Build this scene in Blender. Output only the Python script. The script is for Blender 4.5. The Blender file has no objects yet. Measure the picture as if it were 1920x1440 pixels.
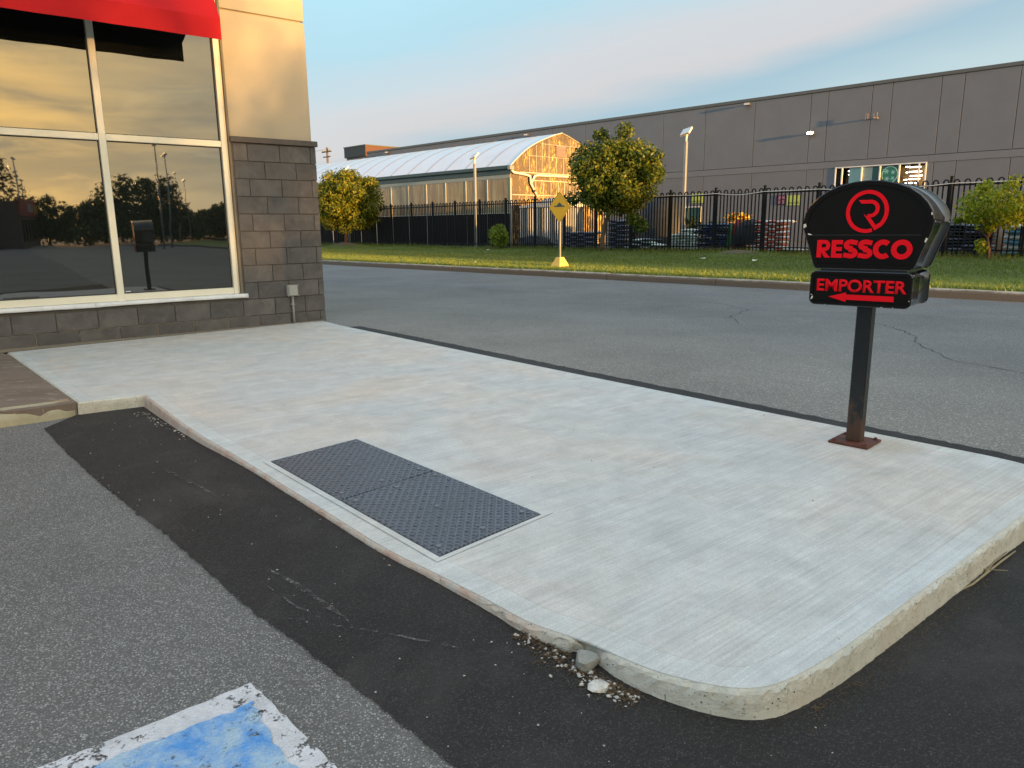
import bpy, math, random
import numpy as np
from mathutils import Vector, Matrix

scene = bpy.context.scene
COL = scene.collection
R = math.radians
rng = random.Random(7)
nrng = np.random.default_rng(11)

# ---------------------------------------------------------------- camera
cam_data = bpy.data.cameras.new("camera")
cam = bpy.data.objects.new("camera", cam_data)
COL.objects.link(cam)
cam_data.sensor_width = 36.0
cam_data.lens = 1386.1 / 1920 * 36.0
cam_data.clip_start = 0.05
cam_data.clip_end = 3000
p_, r_ = R(12.012), R(0.6012)
rt = Vector((1, 0, 0)); fw = Vector((0, math.cos(p_), -math.sin(p_))); dn = Vector((0, -math.sin(p_), -math.cos(p_)))
r2 = rt * math.cos(r_) + dn * math.sin(r_)
d2 = -rt * math.sin(r_) + dn * math.cos(r_)
m = Matrix((r2, -d2, -fw)).transposed().to_4x4()
m.translation = Vector((0, 0, 1.17))
cam.matrix_world = m
scene.camera = cam

# ---------------------------------------------------------------- sky, sun, exposure
SUN_AZ, SUN_EL = 141.0, 2.6
sun_dir = Vector((math.sin(R(SUN_AZ)) * math.cos(R(SUN_EL)), math.cos(R(SUN_AZ)) * math.cos(R(SUN_EL)), math.sin(R(SUN_EL))))
world = bpy.data.worlds.new("World"); scene.world = world; world.use_nodes = True
SKY_STRENGTH = 0.15
EXPOSURE = 2.0
SUN_STRENGTH = 3.3


class NT:
    """small node tree writer"""
    def __init__(self, tree):
        self.t = tree; self.n = tree.nodes; self.l = tree.links

    def node(self, typ, **kw):
        nd = self.n.new(typ)
        for k, v in kw.items():
            setattr(nd, k, v)
        return nd

    def put(self, sock, v):
        if hasattr(v, "is_linked") or hasattr(v, "links"):
            self.l.new(v, sock)
        elif isinstance(v, (tuple, list)) and len(v) == 3 and sock.type == 'RGBA':
            sock.default_value = (*v, 1)
        else:
            sock.default_value = v

    def math(self, op, a, b=0.0, c=0.0, clamp=False):
        nd = self.node('ShaderNodeMath', operation=op, use_clamp=clamp)
        self.put(nd.inputs[0], a); self.put(nd.inputs[1], b); self.put(nd.inputs[2], c)
        return nd.outputs[0]

    def vmath(self, op, a, b=(0, 0, 0)):
        nd = self.node('ShaderNodeVectorMath', operation=op)
        self.put(nd.inputs[0], a); self.put(nd.inputs[1], b)
        return nd.outputs['Value'] if op in ('DOT_PRODUCT', 'LENGTH', 'DISTANCE') else nd.outputs[0]

    def mix(self, f, a, b, blend='MIX'):
        nd = self.node('ShaderNodeMix', data_type='RGBA', blend_type=blend)
        self.put(nd.inputs[0], f); self.put(nd.inputs[6], a); self.put(nd.inputs[7], b)
        return nd.outputs[2]

    def ramp(self, f, stops, interp='LINEAR'):
        nd = self.node('ShaderNodeValToRGB')
        nd.color_ramp.interpolation = interp
        e = nd.color_ramp.elements
        while len(e) < len(stops):
            e.new(0.5)
        for el, (p, c) in zip(e, stops):
            el.position = p
            el.color = (c, c, c, 1) if isinstance(c, (int, float)) else (*c, 1)
        self.put(nd.inputs[0], f)
        return nd.outputs[0]

    def mapr(self, v, a, b, c=0.0, d=1.0):
        nd = self.node('ShaderNodeMapRange')
        for i, x in enumerate((v, a, b, c, d)):
            self.put(nd.inputs[i], x)
        return nd.outputs[0]

    def coords(self, kind='Object', scale=(1, 1, 1), rot=(0, 0, 0), loc=(0, 0, 0)):
        tc = self.node('ShaderNodeTexCoord')
        mp = self.node('ShaderNodeMapping')
        mp.inputs['Scale'].default_value = scale; mp.inputs['Rotation'].default_value = rot; mp.inputs['Location'].default_value = loc
        self.l.new(tc.outputs[kind], mp.inputs[0])
        return mp.outputs[0]

    def noise(self, vec, scale, detail=4, rough=0.55, dist=0.0):
        nd = self.node('ShaderNodeTexNoise')
        self.put(nd.inputs['Vector'], vec); nd.inputs['Scale'].default_value = scale
        nd.inputs['Detail'].default_value = detail; nd.inputs['Roughness'].default_value = rough; nd.inputs['Distortion'].default_value = dist
        return nd.outputs[0]

    def voro(self, vec, scale, feature='F1', out='Distance', rnd=1.0):
        nd = self.node('ShaderNodeTexVoronoi', feature=feature)
        self.put(nd.inputs['Vector'], vec); nd.inputs['Scale'].default_value = scale; nd.inputs['Randomness'].default_value = rnd
        return nd.outputs[out]

    def bump(self, h, strength, dist=0.01, normal=None):
        nd = self.node('ShaderNodeBump')
        nd.inputs['Strength'].default_value = strength; nd.inputs['Distance'].default_value = dist
        self.put(nd.inputs['Height'], h)
        if normal is not None:
            self.l.new(normal, nd.inputs['Normal'])
        return nd.outputs[0]


# sky: a Nishita sky, veiled near the horizon by thin streaked cloud that is lit gold towards the sun
W = NT(world.node_tree)
bg = world.node_tree.nodes['Background']; bg.inputs[1].default_value = SKY_STRENGTH
sky = W.node('ShaderNodeTexSky', sky_type='NISHITA', sun_disc=False)
sky.sun_elevation = R(SUN_EL); sky.sun_rotation = R(SUN_AZ); sky.air_density = 1.0; sky.dust_density = 0.7; sky.ozone_density = 1.5
geo = W.node('ShaderNodeTexCoord')
vec = geo.outputs['Generated']
sep = W.node('ShaderNodeSeparateXYZ'); W.l.new(vec, sep.inputs[0])
elev = sep.outputs[2]
sd = W.vmath('DOT_PRODUCT', vec, tuple(sun_dir))
K = 1.0 / (2 ** EXPOSURE * SKY_STRENGTH)
def kc(c): return tuple(v * K for v in c)
def mulv(c):
    nd = W.node('ShaderNodeVectorMath', operation='SCALE'); W.put(nd.inputs[0], c); nd.inputs['Scale'].default_value = K
    return nd.outputs[0]
# clear sky of the side away from the sun, by height
shear = W.math('SUBTRACT', elev, W.math('MULTIPLY', sep.outputs[0], 0.20))
soft = W.node('ShaderNodeMapping'); soft.inputs['Scale'].default_value = (1.3, 1.3, 5.5); W.l.new(vec, soft.inputs[0])
wav = W.math('SUBTRACT', W.noise(soft.outputs[0], 1.6, 4, 0.5, 0.2), 0.5)
zz_ = W.math('ADD', shear, W.math('MULTIPLY', wav, 0.13))
away = W.ramp(W.mapr(zz_, 0.0, 0.6), [(0.0, (0.60, 0.73, 0.75)), (0.08, (0.55, 0.70, 0.75)), (0.185, (0.40, 0.575, 0.685)), (0.25, (0.67, 0.665, 0.685)), (0.32, (0.67, 0.70, 0.735)), (0.42, (0.48, 0.74, 0.86)), (0.54, (0.50, 0.83, 0.97)), (1.0, (0.70, 0.93, 1.16))])
solar = W.ramp(W.mapr(sd, 0.0, 1.0), [(0.0, (0.80, 0.90, 1.0)), (0.55, (1.22, 1.26, 1.22)), (0.9, (1.7, 1.5, 1.1)), (0.97, (3.0, 2.15, 1.0)), (1.0, (5.5, 3.3, 0.9))])
sol_f = W.mapr(sd, -0.1, 0.75)
clear = W.mix(sol_f, away, solar)
veil = W.mix(W.mapr(elev, 0.12, 0.75, 0.97, 0.85), sky.outputs[0], mulv(clear))
# cloud sheets
sheet = W.node('ShaderNodeMapping'); sheet.inputs['Scale'].default_value = (1.1, 1.1, 6.5); sheet.inputs['Rotation'].default_value = (0.0, R(-9), R(20))
W.l.new(vec, sheet.inputs[0])
n1 = W.noise(sheet.outputs[0], 1.25, 5, 0.5, 0.3)
n2 = W.noise(sheet.outputs[0], 4.2, 6, 0.6, 0.5)
nn = W.math('ADD', W.math('MULTIPLY', n1, 0.78), W.math('MULTIPLY', n2, 0.22))
cm = W.ramp(nn, [(0.38, 0.0), (0.53, 1.0)], 'EASE')
wispy = W.ramp(W.noise(sheet.outputs[0], 4.5, 8, 0.66, 0.8), [(0.46, 0.0), (0.68, 1.0)])
cs1 = W.ramp(W.mapr(sd, 0.3, 1.0), [(0.0, (0.80, 0.88, 0.92)), (0.6, (1.05, 1.05, 0.92)), (1.0, (1.15, 1.07, 0.80))])
cs2 = W.ramp(W.mapr(sd, 0.3, 1.0), [(0.0, (1.05, 1.12, 1.12)), (0.6, (1.7, 1.55, 1.15)), (0.93, (2.1, 1.8, 1.15)), (1.0, (5.0, 3.2, 1.1))])
cloud_sun = W.mix(wispy, cs1, cs2)
cloud = cloud_sun
low = W.mapr(elev, 0.02, 0.10, 0.35, 1.0)
final = W.mix(W.math('MULTIPLY', W.math('MULTIPLY', W.math('MULTIPLY', cm, 0.9), low), W.mapr(sd, 0.0, 0.4)), veil, mulv(cloud))
W.l.new(final, bg.inputs[0])

sun_data = bpy.data.lights.new("sun", 'SUN')
sun_data.energy = SUN_STRENGTH; sun_data.angle = R(0.6); sun_data.color = (1.0, 0.53, 0.16)
sun = bpy.data.objects.new("sun", sun_data); COL.objects.link(sun)
sun.rotation_euler = sun_dir.to_track_quat('Z', 'Y').to_euler()
sun.location = (30, -40, 20)
scene.view_settings.view_transform = 'Standard'
scene.view_settings.look = 'None'
scene.view_settings.exposure = EXPOSURE
scene.view_settings.gamma = 1.0
scene.view_settings.use_curve_mapping = False
scene.render.engine = 'CYCLES'
scene.cycles.max_bounces = 6
scene.cycles.transparent_max_bounces = 12
scene.cycles.use_denoising = True
scene.cycles.caustics_reflective = False
scene.cycles.caustics_refractive = False

# ---------------------------------------------------------------- frames of reference
AZS = R(-44.387)
A_ = Vector((math.sin(AZS), math.cos(AZS), 0))       # along the street, to the far left
N_ = Vector((math.cos(AZS), -math.sin(AZS), 0))      # across the street, away from the camera
ROT_ST = math.atan2(-A_.y, -A_.x)                    # local x = -A, local y = N
AZB = R(50.644)
DV = Vector((math.sin(AZB), math.cos(AZB), 0))       # along the restaurant's window wall
NO = Vector((math.cos(AZB), -math.sin(AZB), 0))      # out of that wall
CORNER = Vector((-2.425, 9.648, 0))
ROT_B = math.atan2(DV.y, DV.x)


def st(a, n, z=0.0):
    v = A_ * a + N_ * n
    return Vector((v.x, v.y, z))


# ---------------------------------------------------------------- mesh builder
class MB:
    def __init__(self):
        self.v = []; self.f = []; self.s = []

    def quad(self, *pts, smooth=False):
        i = len(self.v); self.v += [tuple(p) for p in pts]; self.f.append(tuple(range(i, i + len(pts)))); self.s.append(smooth)

    def box(self, x0, x1, y0, y1, z0, z1):
        i = len(self.v)
        self.v += [(x0, y0, z0), (x1, y0, z0), (x1, y1, z0), (x0, y1, z0), (x0, y0, z1), (x1, y0, z1), (x1, y1, z1), (x0, y1, z1)]
        for q in ((0, 3, 2, 1), (4, 5, 6, 7), (0, 1, 5, 4), (1, 2, 6, 5), (2, 3, 7, 6), (3, 0, 4, 7)):
            self.f.append(tuple(i + k for k in q)); self.s.append(False)
        return self

    def cbox(self, x0, x1, y0, y1, z0, z1, c=0.004):
        """box with chamfered edges"""
        i = len(self.v)
        P = []
        for sx in (0, 1):
            for sy in (0, 1):
                for sz in (0, 1):
                    X = (x0, x1)[sx]; Y = (y0, y1)[sy]; Z = (z0, z1)[sz]
                    ix = X + (c if sx == 0 else -c); iy = Y + (c if sy == 0 else -c); iz = Z + (c if sz == 0 else -c)
                    P += [(X, iy, iz), (ix, Y, iz), (ix, iy, Z)]
        self.v += P
        idx = lambda sx, sy, sz, k: i + ((sx * 2 + sy) * 2 + sz) * 3 + k
        F = []
        for s in (0, 1):
            F.append([idx(s, 0, 0, 0), idx(s, 1, 0, 0), idx(s, 1, 1, 0), idx(s, 0, 1, 0)])
            F.append([idx(0, s, 0, 1), idx(1, s, 0, 1), idx(1, s, 1, 1), idx(0, s, 1, 1)])
            F.append([idx(0, 0, s, 2), idx(1, 0, s, 2), idx(1, 1, s, 2), idx(0, 1, s, 2)])
        for a in (0, 1):
            for b in (0, 1):
                F.append([idx(0, a, b, 1), idx(1, a, b, 1), idx(1, a, b, 2), idx(0, a, b, 2)])
                F.append([idx(a, 0, b, 0), idx(a, 1, b, 0), idx(a, 1, b, 2), idx(a, 0, b, 2)])
                F.append([idx(a, b, 0, 0), idx(a, b, 1, 0), idx(a, b, 1, 1), idx(a, b, 0, 1)])
                for c_ in (0, 1):
                    F.append([idx(a, b, c_, 0), idx(a, b, c_, 1), idx(a, b, c_, 2)])
        cx = Vector(((x0 + x1) / 2, (y0 + y1) / 2, (z0 + z1) / 2))
        for q in F:
            pts = [Vector(self.v[k]) for k in q]
            nrm = (pts[1] - pts[0]).cross(pts[2] - pts[0])
            if nrm.dot(sum(pts, Vector()) / len(pts) - cx) < 0:
                q = q[::-1]
            self.f.append(tuple(q)); self.s.append(False)
        return self

    def prism(self, pts, y0, y1, axis='y', smooth=False):
        """2-D outline in (x, z) extruded along y (or in (x, y) along z)"""
        n = len(pts); i = len(self.v)
        if axis == 'y':
            self.v += [(a, y0, b) for a, b in pts] + [(a, y1, b) for a, b in pts]
        else:
            self.v += [(a, b, y0) for a, b in pts] + [(a, b, y1) for a, b in pts]
        self.f.append(tuple(range(i, i + n))); self.s.append(False)
        self.f.append(tuple(range(i + 2 * n - 1, i + n - 1, -1))); self.s.append(False)
        for k in range(n):
            j = (k + 1) % n
            self.f.append((i + k, i + n + k, i + n + j, i + j)); self.s.append(smooth)
        return self

    def tube(self, path, r, sides=8, cap=True, smooth=True, squash=None):
        path = [Vector(p) for p in path]
        rs = r if isinstance(r, (list, tuple)) else [r] * len(path)
        i = len(self.v); up0 = None
        for k, p in enumerate(path):
            d = (path[min(k + 1, len(path) - 1)] - path[max(k - 1, 0)]).normalized()
            up = up0 if up0 is not None else (Vector((0, 0, 1)) if abs(d.z) < 0.9 else Vector((1, 0, 0)))
            s = d.cross(up)
            if s.length < 1e-5:
                s = d.cross(Vector((0, 1, 0)))
            s.normalize(); u = s.cross(d).normalized(); up0 = u
            for q in range(sides):
                a = 2 * math.pi * (q + 0.5) / sides
                self.v.append(tuple(p + (s * math.cos(a) + u * math.sin(a)) * rs[k]))
        for k in range(len(path) - 1):
            for q in range(sides):
                q2 = (q + 1) % sides
                self.f.append((i + k * sides + q, i + k * sides + q2, i + (k + 1) * sides + q2, i + (k + 1) * sides + q)); self.s.append(smooth)
        if cap:
            self.f.append(tuple(i + q for q in range(sides - 1, -1, -1))); self.s.append(False)
            j = i + (len(path) - 1) * sides
            self.f.append(tuple(j + q for q in range(sides))); self.s.append(False)
        return self

    def mesh(self, name, mat):
        me = bpy.data.meshes.new(name)
        me.from_pydata(self.v, [], self.f)
        me.polygons.foreach_set('use_smooth', self.s)
        me.materials.append(mat)
        me.update()
        return me

    def obj(self, name, mat, parent=None, loc=None, rz=None, flip=True):
        me = self.mesh(name, mat)
        if flip:
            fix_normals(me)
        return link(name, me, parent, loc, rz)


def fix_normals(me):
    import bmesh
    bm = bmesh.new(); bm.from_mesh(me)
    bmesh.ops.recalc_face_normals(bm, faces=bm.faces)
    bm.to_mesh(me); bm.free()


def link(name, data, parent=None, loc=None, rz=None):
    o = bpy.data.objects.new(name, data)
    COL.objects.link(o)
    if parent is not None:
        o.parent = parent
    if loc is not None:
        o.location = loc
    if rz is not None:
        o.rotation_euler = (0, 0, rz)
    return o


def thing(name, label, cat, loc=(0, 0, 0), rz=0.0, group=None):
    o = bpy.data.objects.new(name, None); COL.objects.link(o)
    o.empty_display_size = 0.2
    o.location = loc; o.rotation_euler = (0, 0, rz)
    o['label'] = label; o['category'] = cat
    if group:
        o['group'] = group
    return o


def tag(o, label, cat, group=None):
    o['label'] = label; o['category'] = cat
    if group:
        o['group'] = group
    return o


def structure(o):
    o['kind'] = 'structure'; return o


def stuff(o):
    o['kind'] = 'stuff'; return o


def copy_tree(o, parent=None):
    c = o.copy(); COL.objects.link(c)
    if parent is not None:
        c.parent = parent
    for ch in list(o.children):
        copy_tree(ch, c)
    return c


def np_mesh(name, verts, faces, mat, k):
    me = bpy.data.meshes.new(name)
    nv, nf = len(verts), len(faces)
    me.vertices.add(nv); me.vertices.foreach_set('co', np.asarray(verts, dtype=np.float32).ravel())
    me.loops.add(nf * k); me.loops.foreach_set('vertex_index', np.asarray(faces, dtype=np.int32).ravel())
    me.polygons.add(nf); me.polygons.foreach_set('loop_start', np.arange(0, nf * k, k, dtype=np.int32))
    try:
        me.polygons.foreach_set('loop_total', np.full(nf, k, dtype=np.int32))
    except Exception:
        pass
    me.materials.append(mat); me.update(calc_edges=True); me.validate()
    return me


# ---------------------------------------------------------------- materials
def base_mat(name):
    m = bpy.data.materials.new(name); m.use_nodes = True
    t = NT(m.node_tree); b = m.node_tree.nodes['Principled BSDF']
    return m, t, b


def simple(name, col, rough=0.5, var=0.12, vscale=6.0, bump=0.0, bscale=60.0, metal=0.0, spec=0.5, grime=0.0):
    m, t, b = base_mat(name)
    c = t.coords('Object')
    n = t.noise(c, vscale, 5, 0.6)
    f = t.ramp(n, [(0.3, 0.0), (0.7, 1.0)])
    dark = tuple(v * (1 - var) for v in col); lite = tuple(min(1, v * (1 + var)) for v in col)
    cc = t.mix(f, dark, lite)
    if grime:
        g = t.ramp(t.noise(c, vscale * 2.7, 6, 0.7), [(0.5, 0.0), (0.72, grime)])
        cc = t.mix(g, cc, tuple(v * 0.35 for v in col))
    t.put(b.inputs['Base Color'], cc)
    b.inputs['Roughness'].default_value = rough; b.inputs['Metallic'].default_value = metal
    b.inputs['Specular IOR Level'].default_value = spec
    if bump:
        t.put(b.inputs['Normal'], t.bump(t.noise(c, bscale, 4, 0.6), bump, 0.01))
    return m


def asphalt(name, tar, stone, stone_amt, scale, tint=(1, 1, 1), bump=0.6, patchy=0.25, rough=0.85, pale=None, edge=None):
    m, t, b = base_mat(name)
    c = t.coords('Object')
    vd = t.node('ShaderNodeTexVoronoi'); t.put(vd.inputs['Vector'], c); vd.inputs['Scale'].default_value = scale
    cellr = t.node('ShaderNodeSeparateColor'); t.l.new(vd.outputs['Color'], cellr.inputs[0])
    shape = t.ramp(vd.outputs['Distance'], [(0.30, 1.0), (0.62, 0.0)])
    sel = t.ramp(cellr.outputs[0], [(1 - stone_amt - 0.35, 0.0), (1 - stone_amt + 0.35, 1.0)])
    fine = t.noise(c, scale * 2.2, 3, 0.7)
    stc = t.mix(cellr.outputs[1], tuple(v * 0.55 for v in stone), tuple(v * 1.35 for v in stone))
    tc_ = t.mix(fine, tuple(v * 0.6 for v in tar), tuple(v * 1.5 for v in tar))
    col = t.mix(t.math('MULTIPLY', shape, sel), tc_, stc)
    big = t.noise(c, 0.55, 5, 0.6); mid = t.noise(c, 3.1, 5, 0.65)
    bf = t.math('ADD', t.mapr(big, 0.3, 0.7, 1 - patchy, 1 + patchy), t.mapr(mid, 0.3, 0.7, -patchy * 0.4, patchy * 0.4))
    sc_ = t.node('ShaderNodeVectorMath', operation='SCALE'); t.put(sc_.inputs[0], col); t.l.new(bf, sc_.inputs['Scale'])
    col = sc_.outputs[0]
    col = t.vmath('MULTIPLY', col, tint)
    if pale:
        # dusty, dried-out blotches
        f = t.ramp(t.noise(c, 1.1, 6, 0.7, 0.4), [(0.52, 0.0), (0.75, 1.0)])
        col = t.mix(t.math('MULTIPLY', f, pale[3]), col, pale[:3])
    # coarse bright and dark chips on top
    v2 = t.node('ShaderNodeTexVoronoi'); t.put(v2.inputs['Vector'], c); v2.inputs['Scale'].default_value = scale * 0.62
    r2_ = t.node('ShaderNodeSeparateColor'); t.l.new(v2.outputs['Color'], r2_.inputs[0])
    s2_ = t.ramp(v2.outputs['Distance'], [(0.12, 1.0), (0.30, 0.0)])
    col = t.mix(t.math('MULTIPLY', s2_, t.ramp(r2_.outputs[0], [(0.86, 0.0), (0.90, 0.8)])), col, tuple(min(1, v * 1.7) for v in stone))
    col = t.mix(t.math('MULTIPLY', s2_, t.ramp(r2_.outputs[1], [(0.80, 0.0), (0.86, 0.8)])), col, tuple(v * 0.35 for v in tar))
    if edge:
        dn = t.vmath('DOT_PRODUCT', c, (N_.x, N_.y, 0))
        ef = t.ramp(t.mapr(t.math('ADD', dn, t.mapr(mid, .3, .7, -.8, .8)), 4.6, 9.5), [(0.0, 1.0), (0.35, .75), (1.0, 0.0)])
        col = t.vmath('MULTIPLY', col, t.mix(ef, (1, 1, 1), edge))
    t.put(b.inputs['Base Color'], col)
    b.inputs['Roughness'].default_value = rough
    b.inputs['Specular IOR Level'].default_value = 0.35
    h = t.math('ADD', t.math('MULTIPLY', shape, 0.7), t.math('MULTIPLY', fine, 0.6))
    t.put(b.inputs['Normal'], t.bump(h, bump, 0.004))
    return m


def concrete(name, base, warm, cool, streak=True, scale=1.0, rough=0.8, bump=0.35, ang=-39.356, specks=0.5):
    m, t, b = base_mat(name)
    c = t.coords('Object')
    rotd = t.coords('Object', rot=(0, 0, R(ang)), scale=(1, 1, 1))
    sm = t.node('ShaderNodeMapping'); sm.inputs['Scale'].default_value = (1.6, 85.0, 1.0); t.l.new(rotd, sm.inputs[0])
    fine = t.noise(sm.outputs[0], 1.0, 4, 0.75)
    sm2 = t.node('ShaderNodeMapping'); sm2.inputs['Scale'].default_value = (0.8, 9.0, 1.0); t.l.new(rotd, sm2.inputs[0])
    bands = t.noise(sm2.outputs[0], 1.0, 6, 0.65)
    big = t.noise(c, 0.75 * scale, 5, 0.6, 0.5)
    big2 = t.noise(c, 2.4 * scale, 6, 0.62, 0.3)
    grain = t.noise(c, 190, 4, 0.8)
    col = t.mix(t.ramp(big, [(0.44, 0.0), (0.66, 1.0)]), cool, warm)
    col = t.mix(t.mapr(big2, 0.35, 0.68, 0.0, 0.45), col, base)
    blot = t.noise(c, 5.5 * scale, 6, 0.68, 0.4)
    v = t.mapr(bands, 0.3, 0.7, 0.95, 1.05)
    if streak:
        v = t.math('MULTIPLY', v, t.mapr(fine, 0.28, 0.72, 0.82, 1.13))
    v = t.math('MULTIPLY', v, t.mapr(grain, 0.25, 0.75, 0.78, 1.20))
    v = t.math('MULTIPLY', v, t.mapr(blot, 0.32, 0.68, 0.86, 1.08))
    # worn dark pits
    pit = t.ramp(t.voro(c, 33), [(0.05, 1.0), (0.09, 0.0)])
    pits = t.math('MULTIPLY', pit, t.ramp(t.noise(c, 1.8, 3, 0.6), [(0.56, 0.0), (0.68, specks)]))
    v = t.math('MULTIPLY', v, t.math('SUBTRACT', 1.0, pits))
    s_ = t.node('ShaderNodeVectorMath', operation='SCALE'); t.put(s_.inputs[0], col); t.l.new(v, s_.inputs['Scale'])
    colf = s_.outputs[0]
    if streak:
        # rust washed out from under the sign's foot
        dist = t.vmath('DISTANCE', t.vmath('MULTIPLY', c, (1, 1, 0)), (2.00, 3.80, 0))
        rs = t.math('MULTIPLY', t.mapr(dist, 0.03, 0.20, 0.75, 0.0), t.ramp(big2, [(0.35, 0.2), (0.6, 1.0)]))
        colf = t.mix(rs, colf, (0.46, 0.33, 0.16))
    t.put(b.inputs['Base Color'], colf)
    b.inputs['Roughness'].default_value = rough; b.inputs['Specular IOR Level'].default_value = 0.3
    h = t.math('ADD', t.math('MULTIPLY', fine, 0.8 if streak else 0.0), t.math('MULTIPLY', grain, 0.5))
    t.put(b.inputs['Normal'], t.bump(h, bump, 0.003))
    return m


M = {}
M['lot'] = asphalt('old asphalt', (0.150, 0.146, 0.141), (0.45, 0.438, 0.424), 0.55, 165, patchy=0.14, bump=1.0, pale=(0.27, 0.26, 0.24, 0.4))
M['road_unused'] = None
M['road'] = asphalt('street asphalt', (0.136, 0.136, 0.136), (0.30, 0.30, 0.297), 0.45, 95, patchy=0.16, bump=0.5, pale=(0.16, 0.158, 0.15, 0.4), rough=0.8, edge=(1.42, 1.36, 1.24))
M['patch'] = asphalt('new asphalt', (0.023, 0.0215, 0.021), (0.085, 0.078, 0.075), 0.42, 190, patchy=0.28, bump=1.0, pale=(0.095, 0.086, 0.080, 0.75), rough=0.7)
M['slab'] = concrete('broomed concrete', (0.68, 0.685, 0.665), (0.67, 0.595, 0.515), (0.580, 0.592, 0.585))
M['kerbband'] = concrete('smooth concrete', (0.68, 0.69, 0.67), (0.66, 0.63, 0.57), (0.60, 0.63, 0.63), specks=0.7, bump=0.5)
M['kerb_face'] = concrete('kerb concrete', (0.46, 0.44, 0.33), (0.50, 0.42, 0.32), (0.44, 0.44, 0.36), streak=False, specks=1.0, scale=3, bump=0.8)
M['street_kerb_old'] = concrete('street kerb concrete', (0.26, 0.235, 0.20), (0.28, 0.24, 0.20), (0.24, 0.235, 0.215), streak=False, specks=0.8, scale=2, bump=0.8)
def kerb_dirty():
    m, t, b = base_mat('dirty street kerb')
    c = t.coords('Object'); n = t.noise(c, 3.0, 7, .7, .4); g = t.noise(c, 30, 5, .7)
    sp = t.node('ShaderNodeSeparateXYZ'); t.put(sp.inputs[0], c)
    up = t.ramp(t.math('ADD', t.mapr(sp.outputs[2], -0.03, 0.035, 0.0, 1.0), t.mapr(n, .3, .7, -.35, .35)), [(0.45, 0.0), (0.95, 1.0)])
    col = t.mix(up, (0.13, 0.112, 0.092), (0.38, 0.36, 0.32))
    col = t.mix(t.ramp(g, [(0.5, 0.0), (0.75, 0.5)]), col, (0.07, 0.06, 0.05))
    t.put(b.inputs['Base Color'], col); b.inputs['Roughness'].default_value = .9
    t.put(b.inputs['Normal'], t.bump(g, .8, .01))
    return m


M['street_kerb'] = kerb_dirty()
M['broken'] = concrete('broken concrete', (0.33, 0.33, 0.29), (0.36, 0.33, 0.26), (0.30, 0.31, 0.29), streak=False, specks=1.0, scale=8, bump=1.0)
M['black_paint'] = simple('black gloss paint', (0.006, 0.007, 0.008), 0.10, 0.1, 5, spec=0.9)
M['black_face'] = simple('black sign face', (0.009, 0.007, 0.006), 0.35, 0.15, 3, spec=0.12)
M['fence_black'] = simple('black fence paint', (0.006, 0.007, 0.010), 0.5, 0.1, 4, spec=.2)
M['red'] = simple('red lettering', (0.93, 0.006, 0.016), 0.5, 0.03, 4, spec=0.12)
M['white_chip'] = simple('bare chipped plastic', (0.72, 0.66, 0.55), 0.6, 0.1)
M['frame'] = simple('cream window frame', (0.86, 0.82, 0.68), 0.45, 0.05, 3)
M['flash'] = simple('white metal flashing', (0.80, 0.83, 0.88), 0.4, 0.08, 4, grime=0.3)
M['trim_dark'] = simple('brown metal ledge', (0.075, 0.065, 0.062), 0.5, 0.12, 6)
M['stucco'] = simple('cream stucco', (0.50, 0.44, 0.33), 0.9, 0.07, 1.6, bump=0.5, bscale=170)
def mortar_mat():
    m, t, b = base_mat('mortar')
    c = t.coords('Object'); sp = t.node('ShaderNodeSeparateXYZ'); t.put(sp.inputs[0], c)
    n = t.noise(c, 7, 5, .65)
    f = t.math('MULTIPLY', t.mapr(sp.outputs[2], 0.10, 0.17, 1.0, 0.10), t.mapr(sp.outputs[0], -0.75, -1.0, 0.1, 1.0))
    t.put(b.inputs['Base Color'], t.mix(t.math('MULTIPLY', f, t.ramp(n, [(.35, .2), (.55, 1.0)])), (0.085, 0.078, 0.072), (0.48, 0.42, 0.33)))
    b.inputs['Roughness'].default_value = .95
    return m


M['mortar'] = mortar_mat()
M['grey_box'] = simple('grey plastic', (0.30, 0.31, 0.30), 0.5, 0.06, 8)
M['galv'] = simple('galvanised steel', (0.34, 0.35, 0.34), 0.42, 0.12, 14, metal=0.4)
M['steel_pale'] = simple('pale lamp steel', (0.30, 0.31, 0.31), 0.45, 0.1, 5, metal=0.3)
M['yellow_sign'] = simple('yellow sign sheeting', (1.0, 0.52, 0.002), 0.4, 0.04, 4)
M['yellow_paint'] = simple('yellow painted concrete', (0.85, 0.55, 0.13), 0.8, 0.1, 7, bump=0.4, bscale=40, grime=0.3)
M['panel_grey'] = simple('grey wall panel', (0.152, 0.168, 0.192), 0.85, 0.06, 0.8, bump=0.25, bscale=50)
M['panel_low'] = simple('lower grey wall panel', (0.152, 0.165, 0.187), 0.85, 0.06, 0.8, bump=0.25, bscale=50)
M['band_grey'] = simple('grey wall band', (0.166, 0.178, 0.202), 0.85, 0.05, 0.7)
M['joint'] = simple('dark joint', (0.050, 0.050, 0.050), 0.9, 0.1)
M['cap'] = simple('grey metal coping', (0.10, 0.105, 0.10), 0.45, 0.06, 2)
M['white'] = simple('white painted metal', (0.68, 0.68, 0.66), 0.5, 0.06, 3, grime=0.15)
M['pvc'] = simple('white pvc pipe', (0.66, 0.65, 0.60), 0.45, 0.05, 3)
M['gutter'] = simple('green grey gutter', (0.055, 0.085, 0.085), 0.4, 0.1, 2)
M['gh_frame'] = simple('aluminium glazing bar', (0.62, 0.58, 0.48), 0.4, 0.08, 2, metal=0.3)
M['louvre'] = simple('louvre slats', (0.26, 0.20, 0.17), 0.5, 0.05)
M['bark'] = simple('bark', (0.13, 0.095, 0.06), 0.9, 0.3, 9, bump=0.8, bscale=35)
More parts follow.
